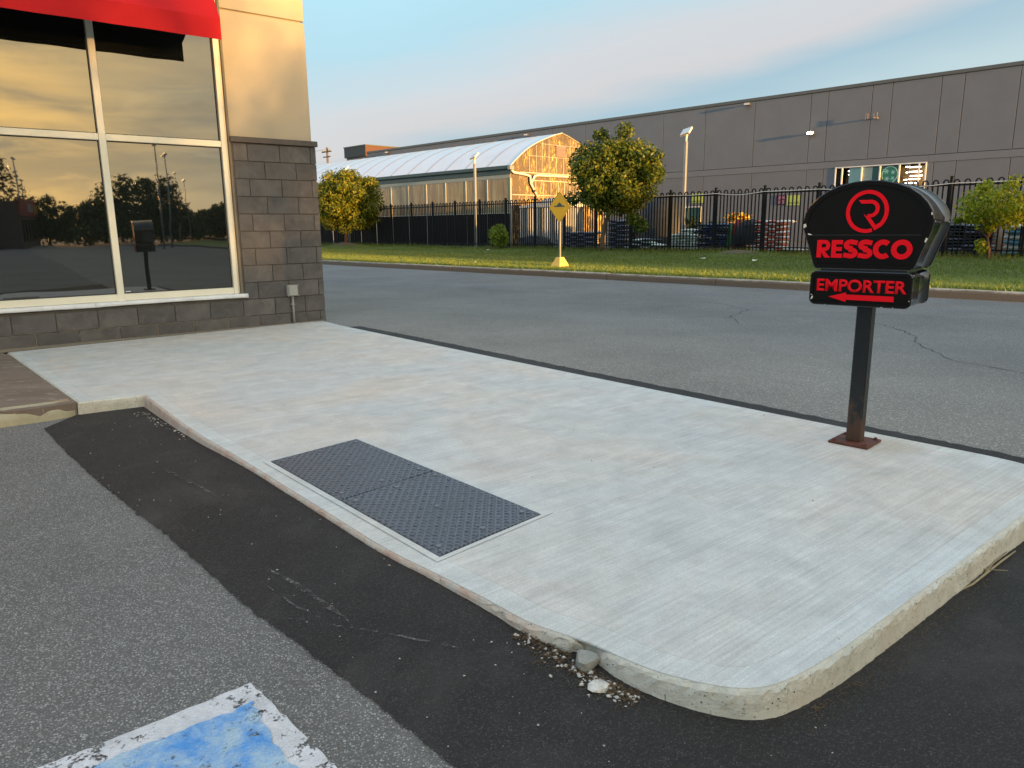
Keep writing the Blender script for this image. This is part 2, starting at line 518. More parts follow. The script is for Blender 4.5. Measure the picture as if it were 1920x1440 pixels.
M['bark_red'] = simple('reddish bark', (0.16, 0.08, 0.045), 0.9, 0.3, 9, bump=0.8, bscale=35)
M['soil'] = simple('dry soil', (0.11, 0.08, 0.05), 0.95, 0.3, 9, bump=0.8, bscale=40)
M['gravel_strip'] = simple('gravel bed', (0.32, 0.27, 0.20), 0.95, 0.45, 60, bump=1.0, bscale=90, grime=0.5)
M['interior_dark'] = simple('dark room', (0.012, 0.012, 0.011), 0.8, 0.1)
M['rust'] = simple('rusty plate', (0.115, 0.036, 0.020), 0.75, 0.35, 18, bump=0.5, bscale=90)
M['yard'] = simple('yard paving', (0.075, 0.075, 0.073), 0.9, 0.12, 0.5)
M['dark_net'] = simple('black netting', (0.012, 0.015, 0.020), 0.8, 0.3, 20, bump=0.6, bscale=40)
M['dark_tarp'] = simple('dark tarpaulin', (0.022, 0.026, 0.034), 0.6, 0.3, 3)
M['litter'] = simple('white paper', (0.78, 0.76, 0.70), 0.7, 0.03)
M['twig'] = simple('dry twig', (0.34, 0.28, 0.17), 0.8, 0.2, 30)
M['straw'] = simple('dry grass stems', (0.15, 0.10, 0.055), 0.9, 0.4, 40)
M['pebble'] = simple('pale pebbles', (0.55, 0.53, 0.49), 0.8, 0.3, 60)
M['crack'] = simple('tar filled crack', (0.018, 0.018, 0.018), 0.9, 0.2, 20)
M['scuff'] = simple('chalky scuff', (0.16, 0.155, 0.15), 0.9, 0.2, 20)
M['brown_paint'] = None


def leaf_mat(name, c1, c2, c3, trans=0.35, mown=None):
    m = bpy.data.materials.new(name); m.use_nodes = True
    t = NT(m.node_tree); t.n.clear()
    out = t.node('ShaderNodeOutputMaterial')
    g = t.node('ShaderNodeNewGeometry')
    n = t.noise(t.coords('Object'), 1.7, 3, 0.6)
    c = t.ramp(g.outputs['Random Per Island'], [(0.0, c1), (0.55, c2), (1.0, c3)])
    c = t.mix(t.mapr(n, 0.3, 0.7, 0.0, 0.5), c, c2)
    if mown:
        dn = t.vmath('DOT_PRODUCT', t.coords('Object'), (N_.x, N_.y, 0))
        c = t.mix(t.ramp(t.mapr(t.math('ADD', dn, t.mapr(n, .3, .7, -.4, .4)), 14.6, 23.4), [(0.0, 0.9), (0.22, 0.75), (0.34, 0.0)]), c, mown)
    d = t.node('ShaderNodeBsdfPrincipled'); t.put(d.inputs['Base Color'], c); d.inputs['Roughness'].default_value = 0.45; d.inputs['Specular IOR Level'].default_value = 0.35
    tr = t.node('ShaderNodeBsdfTranslucent'); t.put(tr.inputs[0], c)
    mx = t.node('ShaderNodeMixShader'); mx.inputs[0].default_value = trans
    t.l.new(d.outputs[0], mx.inputs[1]); t.l.new(tr.outputs[0], mx.inputs[2]); t.l.new(mx.outputs[0], out.inputs[0])
    return m


M['leaf'] = leaf_mat('lime tree leaves', (0.045, 0.090, 0.010), (0.15, 0.175, 0.014), (0.42, 0.34, 0.025), 0.4)
M['leaf2'] = leaf_mat('green tree leaves', (0.030, 0.070, 0.010), (0.085, 0.125, 0.014), (0.26, 0.25, 0.02), 0.35)
M['leaf_dark'] = leaf_mat('dark leaves', (0.020, 0.040, 0.010), (0.032, 0.058, 0.014), (0.060, 0.085, 0.018), 0.2)
M['leaf_maple'] = leaf_mat('maple leaves', (0.12, 0.20, 0.016), (0.28, 0.34, 0.02), (0.55, 0.48, 0.03), 0.45)
M['leaf_bush'] = leaf_mat('bright shrub leaves', (0.09, 0.16, 0.016), (0.18, 0.26, 0.025), (0.32, 0.36, 0.04), 0.4)
M['grass'] = leaf_mat('grass blades', (0.075, 0.125, 0.018), (0.13, 0.185, 0.028), (0.25, 0.25, 0.07), 0.3, (0.25, 0.30, 0.055))


def grass_ground():
    m, t, b = base_mat('turf')
    c = t.coords('Object')
    n = t.noise(c, 0.6, 5, 0.65); n2 = t.noise(c, 14, 5, 0.75)
    col = t.mix(t.ramp(n, [(0.35, 0.0), (0.65, 1.0)]), (0.065, 0.11, 0.018), (0.115, 0.155, 0.028))
    col = t.mix(t.ramp(n2, [(0.45, 0.0), (0.75, 0.8)]), col, (0.11, 0.12, 0.035))
    dn = t.vmath('DOT_PRODUCT', c, (N_.x, N_.y, 0))
    col = t.mix(t.ramp(t.mapr(t.math('ADD', dn, t.mapr(n, .3, .7, -.4, .4)), 14.6, 23.4), [(0.0, 0.8), (0.22, 0.7), (0.34, 0.0)]), col, (0.19, 0.24, 0.045))
    t.put(b.inputs['Base Color'], col); b.inputs['Roughness'].default_value = 0.9
    t.put(b.inputs['Normal'], t.bump(n2, 1.0, 0.05))
    return m


M['turf'] = grass_ground()


def glass_mat(name, base=(0.010, 0.012, 0.011), ior=2.5, wob=0.0035):
    m, t, b = base_mat(name)
    c = t.coords('Object')
    b.inputs['Base Color'].default_value = (*base, 1); b.inputs['Roughness'].default_value = 0.015
    b.inputs['IOR'].default_value = ior
    t.put(b.inputs['Normal'], t.bump(t.noise(c, 1.3, 2, 0.5), wob, 0.3))
    return m


M['glass'] = glass_mat('tinted window glass')


def block_mat():
    m, t, b = base_mat('split block')
    oi = t.node('ShaderNodeObjectInfo')
    add = t.node('ShaderNodeVectorMath', operation='ADD'); t.put(add.inputs[0], t.coords('Object'))
    cmb = t.node('ShaderNodeVectorMath', operation='SCALE'); cmb.inputs[0].default_value = (17.0, 9.0, 23.0); t.l.new(oi.outputs['Random'], cmb.inputs['Scale'])
    t.l.new(cmb.outputs[0], add.inputs[1]); c = add.outputs[0]
    base = t.ramp(oi.outputs['Random'], [(0.0, (0.106, 0.103, 0.106)), (0.5, (0.128, 0.123, 0.124)), (1.0, (0.152, 0.145, 0.142))])
    n = t.noise(c, 5.0, 6, 0.62, 0.6)
    col = t.mix(t.ramp(n, [(0.40, 0.0), (0.66, 0.65)]), base, (0.062, 0.060, 0.064))
    n2 = t.noise(c, 11.0, 6, 0.7, 0.3)
    col = t.mix(t.ramp(n2, [(0.55, 0.0), (0.78, 0.5)]), col, (0.20, 0.185, 0.165))
    t.put(b.inputs['Base Color'], col); b.inputs['Roughness'].default_value = 0.9
    t.put(b.inputs['Normal'], t.bump(t.noise(c, 120, 4, 0.7), 0.5, 0.004))
    return m


M['block'] = block_mat()


def walkway_mat():
    m, t, b = base_mat('worn brown paint')
    c = t.coords('Object', rot=(0, 0, R(-39.4)), scale=(1, 3.2, 1))
    n = t.noise(c, 5.0, 7, 0.72, 0.3)
    col = t.mix(t.ramp(t.noise(c, 1.2, 4, 0.6), [(0.35, 0.0), (0.65, 1.0)]), (0.175, 0.130, 0.100), (0.225, 0.178, 0.142))
    col = t.mix(t.ramp(n, [(0.56, 0.0), (0.62, 0.85)]), col, (0.33, 0.30, 0.25))
    t.put(b.inputs['Base Color'], col); b.inputs['Roughness'].default_value = 0.75
    t.put(b.inputs['Normal'], t.bump(n, 0.4, 0.004))
    return m


M['brown_paint'] = walkway_mat()


def old_kerb_mat():
    m, t, b = base_mat('stained old kerb')
    c = t.coords('Object')
    n = t.noise(c, 4.0, 7, 0.7, 0.5); n2 = t.noise(c, 1.8, 5, 0.6, 0.2)
    col = t.mix(t.ramp(n, [(0.35, 0.0), (0.65, 1.0)]), (0.36, 0.31, 0.20), (0.46, 0.42, 0.30))
    col = t.mix(t.ramp(n2, [(0.50, 0.0), (0.62, 0.9)]), col, (0.36, 0.19, 0.08))
    col = t.mix(t.ramp(t.noise(c, 22, 5, 0.7), [(0.62, 0.0), (0.72, 0.8)]), col, (0.10, 0.085, 0.06))
    t.put(b.inputs['Base Color'], col); b.inputs['Roughness'].default_value = 0.85
    t.put(b.inputs['Normal'], t.bump(n, 0.8, 0.01))
    return m


M['old_kerb'] = old_kerb_mat()


def slab_edge_mat():
    """kerb face: pale pitted concrete, with a thin wash of old pinkish paint on the long left side"""
    m, t, b = base_mat('painted slab edge')
    c = t.coords('Object')
    n = t.noise(c, 9.0, 8, 0.72, 0.4); f = t.noise(c, 60, 6, 0.8)
    col = t.mix(t.ramp(n, [(0.35, 0.0), (0.65, 1.0)]), (0.62, 0.61, 0.53), (0.80, 0.79, 0.71))
    col = t.mix(t.ramp(t.noise(c, 2.2, 5, 0.6, 0.2), [(0.50, 0.0), (0.66, 0.6)]), col, (0.66, 0.56, 0.44))
    sp = t.node('ShaderNodeSeparateXYZ'); t.put(sp.inputs[0], c)
    pink = t.math('MULTIPLY', t.mapr(sp.outputs[0], -0.1, 0.35, 0.85, 0.0), t.mapr(sp.outputs[0], -2.72, -2.64, 0.0, 1.0))
    col = t.mix(t.math('MULTIPLY', pink, t.ramp(n, [(0.40, 0.15), (0.62, 1.0)])), col, (0.58, 0.36, 0.27))
    col = t.mix(t.ramp(f, [(0.56, 0.0), (0.70, 0.75)]), col, (0.20, 0.185, 0.15))
    pit = t.math('MULTIPLY', t.ramp(t.voro(c, 75), [(0.10, 1.0), (0.22, 0.0)]), t.ramp(t.noise(c, 14, 3, .6), [(0.48, 0.0), (0.60, 0.9)]))
    col = t.mix(pit, col, (0.09, 0.08, 0.065))
    t.put(b.inputs['Base Color'], col); b.inputs['Roughness'].default_value = 0.9
    h = t.math('SUBTRACT', t.math('ADD', t.noise(c, 110, 6, 0.8), t.math('MULTIPLY', f, .8)), t.math('MULTIPLY', pit, 1.5))
    t.put(b.inputs['Normal'], t.bump(h, 1.0, 0.006))
    return m


M['slab_edge'] = slab_edge_mat()


def worn_paint(name, c1, c2, lo, hi):
    m, t, b = base_mat(name)
    c = t.coords('Object')
    n = t.noise(c, 26, 8, 0.75, 0.3); nb = t.noise(c, 5.0, 4, 0.6)
    t.put(b.inputs['Base Color'], t.mix(t.ramp(t.noise(c, 7, 6, 0.65, 0.4), [(0.42, 0.0), (0.6, 1.0)]), c1, c2))
    b.inputs['Roughness'].default_value = 0.7
    h = t.math('ADD', t.math('MULTIPLY', n, 0.7), t.math('MULTIPLY', nb, 0.3))
    vd = t.voro(c, 115)
    a = t.ramp(t.math('SUBTRACT', h, t.math('MULTIPLY', vd, 0.10)), [(lo, 0.0), (hi, 1.0)])
    t.put(b.inputs['Alpha'], a)
    t.put(b.inputs['Normal'], t.bump(t.math('ADD', t.ramp(vd, [(0.3, 1.0), (0.62, 0.0)]), n), 0.6, 0.004))
    return m


M['paint_white'] = worn_paint('worn white parking paint', (0.58, 0.58, 0.60), (0.74, 0.73, 0.76), 0.35, 0.40)
M['paint_blue'] = worn_paint('worn blue parking paint', (0.085, 0.31, 0.72), (0.40, 0.55, 0.68), 0.35, 0.395)
M['scuff_worn'] = worn_paint('scuffed white line', (0.20, 0.195, 0.19), (0.13, 0.125, 0.12), 0.43, 0.58)
M['gutter_dust'] = worn_paint('dust along the kerb', (0.085, 0.076, 0.064), (0.06, 0.054, 0.046), 0.47, 0.75)


def plate_mat():
    m, t, b = base_mat('cast iron tactile plate')
    c = t.coords('Object')
    # interlocking raised ribs between the domes: cell borders on a regular hexagonal-like lattice
    e = t.node('ShaderNodeTexVoronoi', feature='DISTANCE_TO_EDGE'); t.put(e.inputs['Vector'], c)
    e.inputs['Scale'].default_value = 33; e.inputs['Randomness'].default_value = 0.0
    mp = t.coords('Object', rot=(0, 0, R(45)))
    e2 = t.node('ShaderNodeTexVoronoi', feature='DISTANCE_TO_EDGE'); t.put(e2.inputs['Vector'], mp)
    e2.inputs['Scale'].default_value = 47; e2.inputs['Randomness'].default_value = 0.0
    ribs = t.math('MAXIMUM', t.ramp(e.outputs[0], [(0.06, 1.0), (0.14, 0.0)]), t.ramp(e2.outputs[0], [(0.06, 1.0), (0.14, 0.0)]))
    n = t.noise(c, 3.0, 6, 0.6)
    col = t.mix(ribs, (0.036, 0.044, 0.060), (0.150, 0.172, 0.210))
    col = t.mix(t.ramp(n, [(0.4, 0.0), (0.7, 0.5)]), col, (0.085, 0.095, 0.112))
    t.put(b.inputs['Base Color'], col); b.inputs['Roughness'].default_value = 0.5; b.inputs['Metallic'].default_value = 0.15
    t.put(b.inputs['Normal'], t.bump(ribs, 0.8, 0.003))
    return m


M['plate'] = plate_mat()
M['dome'] = simple('worn steel dome', (0.17, 0.18, 0.20), 0.4, 0.15, 30, metal=0.3)


def pole_mat():
    m, t, b = base_mat('rust stained black post')
    c = t.coords('Object')
    sp = t.node('ShaderNodeSeparateXYZ'); t.put(sp.inputs[0], c)
    low_ = t.mapr(sp.outputs[2], 0.02, 0.32, 0.62, 0.0)
    n = t.noise(t.coords('Object', scale=(1, 1, 0.35)), 26, 6, 0.7, 0.3)
    f = t.ramp(t.math('ADD', n, t.math('MULTIPLY', low_, 0.55)), [(0.60, 0.0), (0.78, 1.0)])
    col = t.mix(f, (0.007, 0.008, 0.009), (0.075, 0.038, 0.022))
    g = t.ramp(t.noise(c, 40, 5, 0.7), [(0.64, 0.0), (0.72, 0.8)])
    col = t.mix(g, col, (0.06, 0.065, 0.058))
    t.put(b.inputs['Base Color'], col)
    t.put(b.inputs['Roughness'], t.mapr(f, 0, 1, 0.32, 0.8))
    t.put(b.inputs['Normal'], t.bump(n, 0.25, 0.004))
    return m


M['post'] = pole_mat()


def poly_panel_mat(name, c1, c2, rough, corr=14.0, streaky=0.0, axis='x', bumps=0.6, spec=0.5):
    """corrugated translucent glazing, dirty"""
    m, t, b = base_mat(name)
    c = t.coords('Object')
    sc_ = (1, 1, 0.12) if axis == 'x' else (1, 1, 0.12)
    n = t.noise(t.coords('Object', scale=sc_), 2.2, 6, 0.65, 0.3)
    col = t.mix(t.ramp(n, [(0.35, 0.0), (0.68, 1.0)]), c1, c2)
    t.put(b.inputs['Base Color'], col); b.inputs['Specular IOR Level'].default_value = spec
    t.put(b.inputs['Roughness'], t.mapr(n, 0.35, 0.65, rough, rough + 0.18))
    wv = t.node('ShaderNodeTexWave', wave_type='BANDS', bands_direction='X' if axis == 'x' else 'Y'); t.put(wv.inputs['Vector'], c)
    wv.inputs['Scale'].default_value = corr / 3.14 ; wv.inputs['Distortion'].default_value = 0.3
    warp = t.noise(c, 1.3, 4, 0.6)
    h = t.math('ADD', t.math('MULTIPLY', wv.outputs[0], 0.4), t.math('MULTIPLY', warp, 2.0))
    t.put(b.inputs['Normal'], t.bump(h, bumps, 0.02))
    return m


def gable_mat():
    m, t, b = base_mat('corrugated gable sheet')
    c = t.coords('Object')
    n = t.noise(t.coords('Object', scale=(1, 1, .3)), 2.0, 5, .6, .3)
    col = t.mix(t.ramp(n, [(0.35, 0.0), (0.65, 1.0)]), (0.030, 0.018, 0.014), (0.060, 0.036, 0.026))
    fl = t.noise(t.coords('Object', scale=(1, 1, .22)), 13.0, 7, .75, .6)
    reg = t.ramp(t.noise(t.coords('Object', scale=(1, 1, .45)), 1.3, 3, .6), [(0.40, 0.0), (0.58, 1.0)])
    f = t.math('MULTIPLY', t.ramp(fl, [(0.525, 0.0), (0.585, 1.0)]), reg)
    col = t.mix(f, col, (0.75, 0.50, 0.10))  # gold flecks painted into the sheet colour to stand for sun glints
    t.put(b.inputs['Base Color'], col); b.inputs['Roughness'].default_value = .35; b.inputs['Specular IOR Level'].default_value = .3
    wv = t.node('ShaderNodeTexWave', wave_type='BANDS', bands_direction='Y'); t.put(wv.inputs['Vector'], c); wv.inputs['Scale'].default_value = 4.5
    t.put(b.inputs['Normal'], t.bump(wv.outputs[0], .7, .02))
    return m


M['gh_side'] = poly_panel_mat('glazed side wall', (0.19, 0.135, 0.075), (0.42, 0.36, 0.22), 0.16)
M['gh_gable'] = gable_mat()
M['gh_roof'] = simple('white roof film', (0.62, 0.65, 0.72), 0.22, 0.05, 0.8, spec=0.7)
M['gh_rib'] = simple('roof rib', (0.17, 0.16, 0.18), 0.5, 0.1)


def emit(name, col, strength):
    m, t, b = base_mat(name)
    b.inputs['Base Color'].default_value = (*col, 1)
    b.inputs['Emission Color'].default_value = (*col, 1); b.inputs['Emission Strength'].default_value = strength
    return m


M['tube_light'] = emit('lit fluorescent tube', (1.0, 0.90, 0.70), 2.6)
M['flood'] = emit('lit floodlight lens', (1.0, 0.92, 0.75), 12.0)
M['teal'] = simple('teal blind', (0.26, 0.42, 0.38), 0.6, 0.08)
M['teal_dark'] = simple('dark teal', (0.03, 0.09, 0.08), 0.5, 0.1)
M['green_emblem'] = simple('green emblem', (0.05, 0.22, 0.13), 0.6, 0.1)
M['mint'] = simple('mint emblem', (0.42, 0.68, 0.54), 0.6, 0.06)
M['shop_wall'] = simple('brown shop wall', (0.30, 0.19, 0.09), 0.8, 0.3, 3)
M['lime'] = simple('lime banner', (0.42, 0.52, 0.12), 0.7, 0.05)
M['pink_dark'] = simple('dark banner', (0.05, 0.03, 0.045), 0.7, 0.05)
M['pink'] = simple('pink print', (0.55, 0.22, 0.35), 0.7, 0.05)
M['print_dark'] = simple('dark print', (0.06, 0.08, 0.02), 0.7, 0.05)
M['awning_red'] = simple('red awning cloth', (0.50, 0.010, 0.016), 0.6, 0.08, 1.2, spec=0.15)
M['awning_in'] = simple('black awning lining', (0.006, 0.006, 0.006), 0.9, 0.1)
M['bag_white'] = simple('white bag', (0.60, 0.70, 0.68), 0.5, 0.25, 9)
M['bag_blue'] = simple('blue bag', (0.020, 0.040, 0.13), 0.45, 0.4, 14)
M['bag_rw'] = simple('white and red bag', (0.80, 0.78, 0.76), 0.5, 0.1, 9)
M['bag_red'] = simple('red bag print', (0.52, 0.10, 0.05), 0.5, 0.2, 9)
M['bag_violet'] = simple('pale violet bag', (0.20, 0.21, 0.30), 0.5, 0.2, 9)
M['bag_dark'] = simple('dark bag', (0.02, 0.025, 0.035), 0.5, 0.4, 14)
M['wood'] = simple('pallet wood', (0.22, 0.16, 0.10), 0.85, 0.25, 9)
M['flower_y'] = simple('yellow petals', (0.75, 0.45, 0.03), 0.7, 0.2, 30)
M['flower_o'] = simple('orange petals', (0.75, 0.16, 0.02), 0.7, 0.2, 30)
M['crimson'] = simple('crimson cloth', (0.22, 0.010, 0.018), 0.6, 0.3, 6)
M['green_cloth'] = simple('green cloth', (0.02, 0.10, 0.035), 0.6, 0.3, 6)
M['sky_bag'] = simple('light blue bag', (0.12, 0.32, 0.50), 0.5, 0.25, 10)
M['sign_red'] = simple('red shop fascia', (0.30, 0.015, 0.015), 0.6, 0.05)
M['far_roof'] = simple('far building wall', (0.10, 0.06, 0.05), 0.8, 0.1)
M['cable'] = simple('white cable', (0.62, 0.64, 0.66), 0.5, 0.05)
M['roof_box_side'] = simple('rust brown cladding', (0.10, 0.045, 0.03), 0.7, 0.1)
M['roof_box'] = simple('dark grey cladding', (0.035, 0.042, 0.045), 0.6, 0.1)

# ---------------------------------------------------------------- ground heights
RP0 = np.array([-2.67, 5.22]); RP1 = np.array([0.06, 2.06])
RD = (RP1 - RP0) / np.linalg.norm(RP1 - RP0); RN = np.array([RD[1], -RD[0]])


def gz(x, y):
    x = np.asarray(x, float); y = np.asarray(y, float)
    vx = x - RP0[0]; vy = y - RP0[1]
    t = vx * RD[0] + vy * RD[1]; s = np.abs(vx * RN[0] + vy * RN[1])
    drop = np.interp(t, [0, .9, 1.6, 2.15, 3.65, 4.17, 4.45, 5], [.09, .062, .040, .024, .022, .035, .06, .095])
    z = -0.10 + (0.10 - drop) * np.exp(-(s / .8) ** 2)
    n = N_.x * x + N_.y * y
    return z - 0.03 * np.clip((n - 3.2) / 0.8, 0, 1)


def axis_vals(lo, hi, fine, far):
    v = list(np.arange(lo, hi + 1e-6, fine)); s = fine
    a, b = [], []
    x = lo
    while x > -far:
        s *= 1.5; x -= s; a.append(x)
    s = fine; x = hi
    while x < far:
        s *= 1.5; x += s; b.append(x)
    return np.array(a[::-1] + v + b)


xs = axis_vals(-5.0, 4.0, 0.12, 900); ys = axis_vals(0.2, 7.0, 0.12, 900)
X, Y = np.meshgrid(xs, ys)
Z = gz(X, Y)
nx, ny = len(xs), len(ys)
idx = np.arange(nx * ny).reshape(ny, nx)
F = np.stack([idx[:-1, :-1], idx[:-1, 1:], idx[1:, 1:], idx[1:, :-1]], -1).reshape(-1, 4)
g = link('parking_lot', np_mesh('parking_lot', np.stack([X, Y, Z], -1).reshape(-1, 3), F, M['lot'], 4)); structure(g)


def sheet(name, poly, mat, lift, cell=0.1, zfun=None):
    """thin sheet following the ground inside a polygon"""
    import bmesh
    zfun = zfun or (lambda a, b: float(gz(a, b)))
    bm = bmesh.new()
    bm.faces.new([bm.verts.new((x, y, 0)) for x, y in poly])
    xs_ = [p[0] for p in poly]; ys_ = [p[1] for p in poly]
    for k in range(int((max(xs_) - min(xs_)) / cell) + 1):
        bmesh.ops.bisect_plane(bm, geom=bm.verts[:] + bm.edges[:] + bm.faces[:], plane_co=(min(xs_) + k * cell + .001, 0, 0), plane_no=(1, 0, 0))
    for k in range(int((max(ys_) - min(ys_)) / cell) + 1):
        bmesh.ops.bisect_plane(bm, geom=bm.verts[:] + bm.edges[:] + bm.faces[:], plane_co=(0, min(ys_) + k * cell + .001, 0), plane_no=(0, 1, 0))
    for v in bm.verts:
        v.co.z = zfun(v.co.x, v.co.y) + lift
    bmesh.ops.triangulate(bm, faces=[f for f in bm.faces if len(f.verts) > 4])
    bmesh.ops.recalc_face_normals(bm, faces=bm.faces)
    if bm.faces and sum(f.normal.z for f in bm.faces) < 0:
        bmesh.ops.reverse_faces(bm, faces=bm.faces)
    me = bpy.data.meshes.new(name); bm.to_mesh(me); bm.free(); me.materials.append(mat)
    return link(name, me)


def jag(pts, step=0.035, amp=0.010, seed=1, closed=False):
    """densify a polyline and roughen it"""
    q = random.Random(seed); out = []
    n = len(pts)
    for i in range(n if closed else n - 1):
        a = Vector((*pts[i], 0)); b = Vector((*pts[(i + 1) % n], 0)); d = b - a
        k = max(1, int(d.length / step)); nr = Vector((-d.y, d.x, 0)).normalized() if d.length else Vector()
        for j in range(k):
            p = a + d * (j / k) + nr * (q.gauss(0, 1) * amp if (i or j) else 0)
            out.append((p.x, p.y))
    if not closed:
        out.append(tuple(pts[-1][:2]))
    return out


# street, its near strip of old seal and the far kerb
def st_poly(pts):
    return [tuple(st(a, n).xy) for a, n in pts]


def rz_(n):
    return float(np.interp(n, [3.4, 4.15, 5.0, 9.5, 14.5], [-0.14, -0.022, -0.022, -0.120, -0.124]))


rd = MB()
rn = [3.4, 3.8, 4.15, 5.0, 6.0, 7.0, 8.0, 9.0, 9.5, 11, 14.46]
for a in (-260, -40, 0, 40, 260):
    for n_ in rn: rd.v.append(tuple(st(a, n_, rz_(n_))))
for i in range(4):
    for j in range(len(rn) - 1):
        k = i * len(rn) + j; rd.f.append((k, k + len(rn), k + len(rn) + 1, k + 1)); rd.s.append(True)
structure(rd.obj('road', M['road'], flip=False))
bpy.data.objects['road'].data.flip_normals()

# black patch of new asphalt round the slab
patch_out = [(-3.059, 4.669), (-2.504, 4.018), (-2.024, 3.476), (-1.71, 3.139), (-1.372, 2.786), (-0.955, 2.322), (-0.812, 2.17), (-0.622, 1.987), (-0.481, 1.844), (-0.381, 1.745), (-0.263, 1.628), (-0.148, 1.516), (0.18, 1.12), (0.72, 0.5)]
patch_poly = jag(patch_out, 0.025, 0.0035, 3) + [(5.5, 0.5), (5.5, 3.9), (2.9, 3.9), (2.2, 3.2), (0.9, 2.2), (0.2, 2.2), (-2.6, 5.3), (-3.05, 5.05)]
structure(sheet('asphalt_patch', patch_poly, M['patch'], 0.006, 0.13))
seam_far = [(-1.873, 9.13), (-0.926, 7.993), (-0.099, 6.973), (0.625, 6.066), (1.128, 5.459), (1.596, 4.892), (1.979, 4.428), (2.335, 3.996), (2.494, 3.816), (2.628, 3.633), (2.78, 3.4)]
seam_near = [(2.5, 3.2), (2.411, 3.383), (2.2849999999999997, 3.565), (2.13, 3.7350000000000003), (1.7719999999999998, 4.117), (1.4009999999999998, 4.547), (0.953, 5.077), (0.479, 5.697), (-0.215, 6.512), (-1.001, 7.4799999999999995), (-2.22, 8.977)]
structure(sheet('road_seam_strip', jag(seam_far, 0.04, 0.006, 5) + seam_near, M['patch'], 0.0, 0.5, zfun=lambda a, b: rz_(N_.x * a + N_.y * b) + 0.005))

# ---------------------------------------------------------------- concrete slab
left_edge = [(-2.683, 5.243), (-2.366, 4.828), (-2.06, 4.431), (-1.775, 4.08), (-1.51, 3.777), (-1.274, 3.498), (-1.078, 3.262), (-0.907, 3.06), (-0.707, 2.818), (-0.533, 2.608), (-0.411, 2.477), (-0.299, 2.37), (-0.203, 2.271), (-0.11, 2.179), (-0.037, 2.097), (0.029, 2.021), (0.126, 1.957), (0.205, 1.908), (0.245, 1.872), (0.299, 1.814), (0.378, 1.754), (0.458, 1.716), (0.519, 1.69), (0.57, 1.678), (0.616, 1.674), (0.677, 1.692), (0.747, 1.732), (0.843, 1.796), (0.953, 1.879), (1.218, 2.097), (1.542, 2.364), (2.052, 2.789), (2.3, 2.99), (2.49, 3.15), (2.58, 3.28), (2.531, 3.493), (2.405, 3.675), (2.25, 3.845), (1.892, 4.227), (1.521, 4.657), (1.073, 5.187), (0.599, 5.807), (-0.095, 6.622), (-0.881, 7.59), (-2.1, 9.087), (-2.46, 9.6)]
rest = [(-2.60, 9.50), (-5.02, 7.26), (-4.895, 7.12), (-3.035, 5.026)]
outline = jag(left_edge[:37], 0.018, 0.0, 1) + left_edge[37:] + rest
outline = [Vector((x, y, 0)) for x, y in outline]
# smooth the traced edge a little
for _ in range(10):
    sm_ = []
    for i, p in enumerate(outline):
        if i < 3 or i > len(outline) - 9:
            sm_.append(p)
        else:
            sm_.append(outline[i - 1] * 0.25 + p * 0.5 + outline[i + 1] * 0.25)
    outline = sm_
area = sum(a.x * b.y - b.x * a.y for a, b in zip(outline, outline[1:] + outline[:1]))
if area < 0:
    outline.reverse()


def inset(poly, d):
    out = []
    n = len(poly)
    for i in range(n):
        a, b, c = poly[i - 1], poly[i], poly[(i + 1) % n]
        e1 = (b - a).normalized(); e2 = (c - b).normalized()
        n1 = Vector((-e1.y, e1.x, 0)); n2 = Vector((-e2.y, e2.x, 0))
        bis = (n1 + n2)
        bis = bis / max(bis.length ** 2 / 2, 0.35)
        dd = d(b) if callable(d) else d
        out.append(b + bis * dd)
    return out


qr = random.Random(5)
DAMAGE = Vector((0.215, 1.905, 0))


def ring(poly, d, z, amp):
    P = inset(poly, d)
    out = []
    for p, o in zip(P, poly):
        dm = (o - DAMAGE).length
        hit = max(0, 1 - dm / 0.070) * qr.uniform(.55, 1.15)
        front = 1.0 if (o.y < 3.2 and o.x > -0.1) else 0.35
        toc = (Vector((0.0, 4.5, 0)) - o).normalized()
        q = p + Vector((qr.gauss(0, amp), qr.gauss(0, amp), 0)) * front + toc * hit * 0.060
        out.append((q.x, q.y, z - hit * 0.022 - (abs(qr.gauss(0, amp * 0.5)) * front if amp else 0)))
    return out


slab = MB()
rings = [ring(outline, -0.004, -0.22, 0.0), ring(outline, -0.003, -0.085, 0.0008), ring(outline, -0.001, -0.055, 0.0009), ring(outline, 0.0, -0.030, 0.0010), ring(outline, 0.003, -0.010, 0.0026), ring(outline, 0.008, -0.003, 0.0036), ring(outline, 0.018, -0.0005, 0.0)]
n = len(outline)
for rg in rings:
    slab.v += rg
for k in range(len(rings) - 1):
    for i in range(n):
        j = (i + 1) % n
        slab.f.append((k * n + i, k * n + j, (k + 1) * n + j, (k + 1) * n + i)); slab.s.append(False)
slab.f.append(tuple((len(rings) - 1) * n + i for i in range(n))); slab.s.append(False)
kerb = slab.obj('kerb', M['slab_edge']); structure(kerb)

# the poured top: an edge band and an inner panel separated by a tooled groove
band_out = inset(outline, 0.017)


def in_rest(p):
    # the band only follows the traffic edges and the old walkway
    return False


def flat(name, poly, z0, z1, mat, parent):
    mb = MB(); n_ = len(poly)
    mb.v += [(p.x, p.y, z0) for p in poly] + [(p.x, p.y, z1) for p in poly]
    for i in range(n_):
        j = (i + 1) % n_
        mb.f.append((i, j, n_ + j, n_ + i)); mb.s.append(False)
    mb.f.append(tuple(range(n_, 2 * n_))); mb.s.append(False)
    return mb.obj(name, mat, parent)


def smooth_inner(poly, d):
    P = inset(poly, d)
    return P


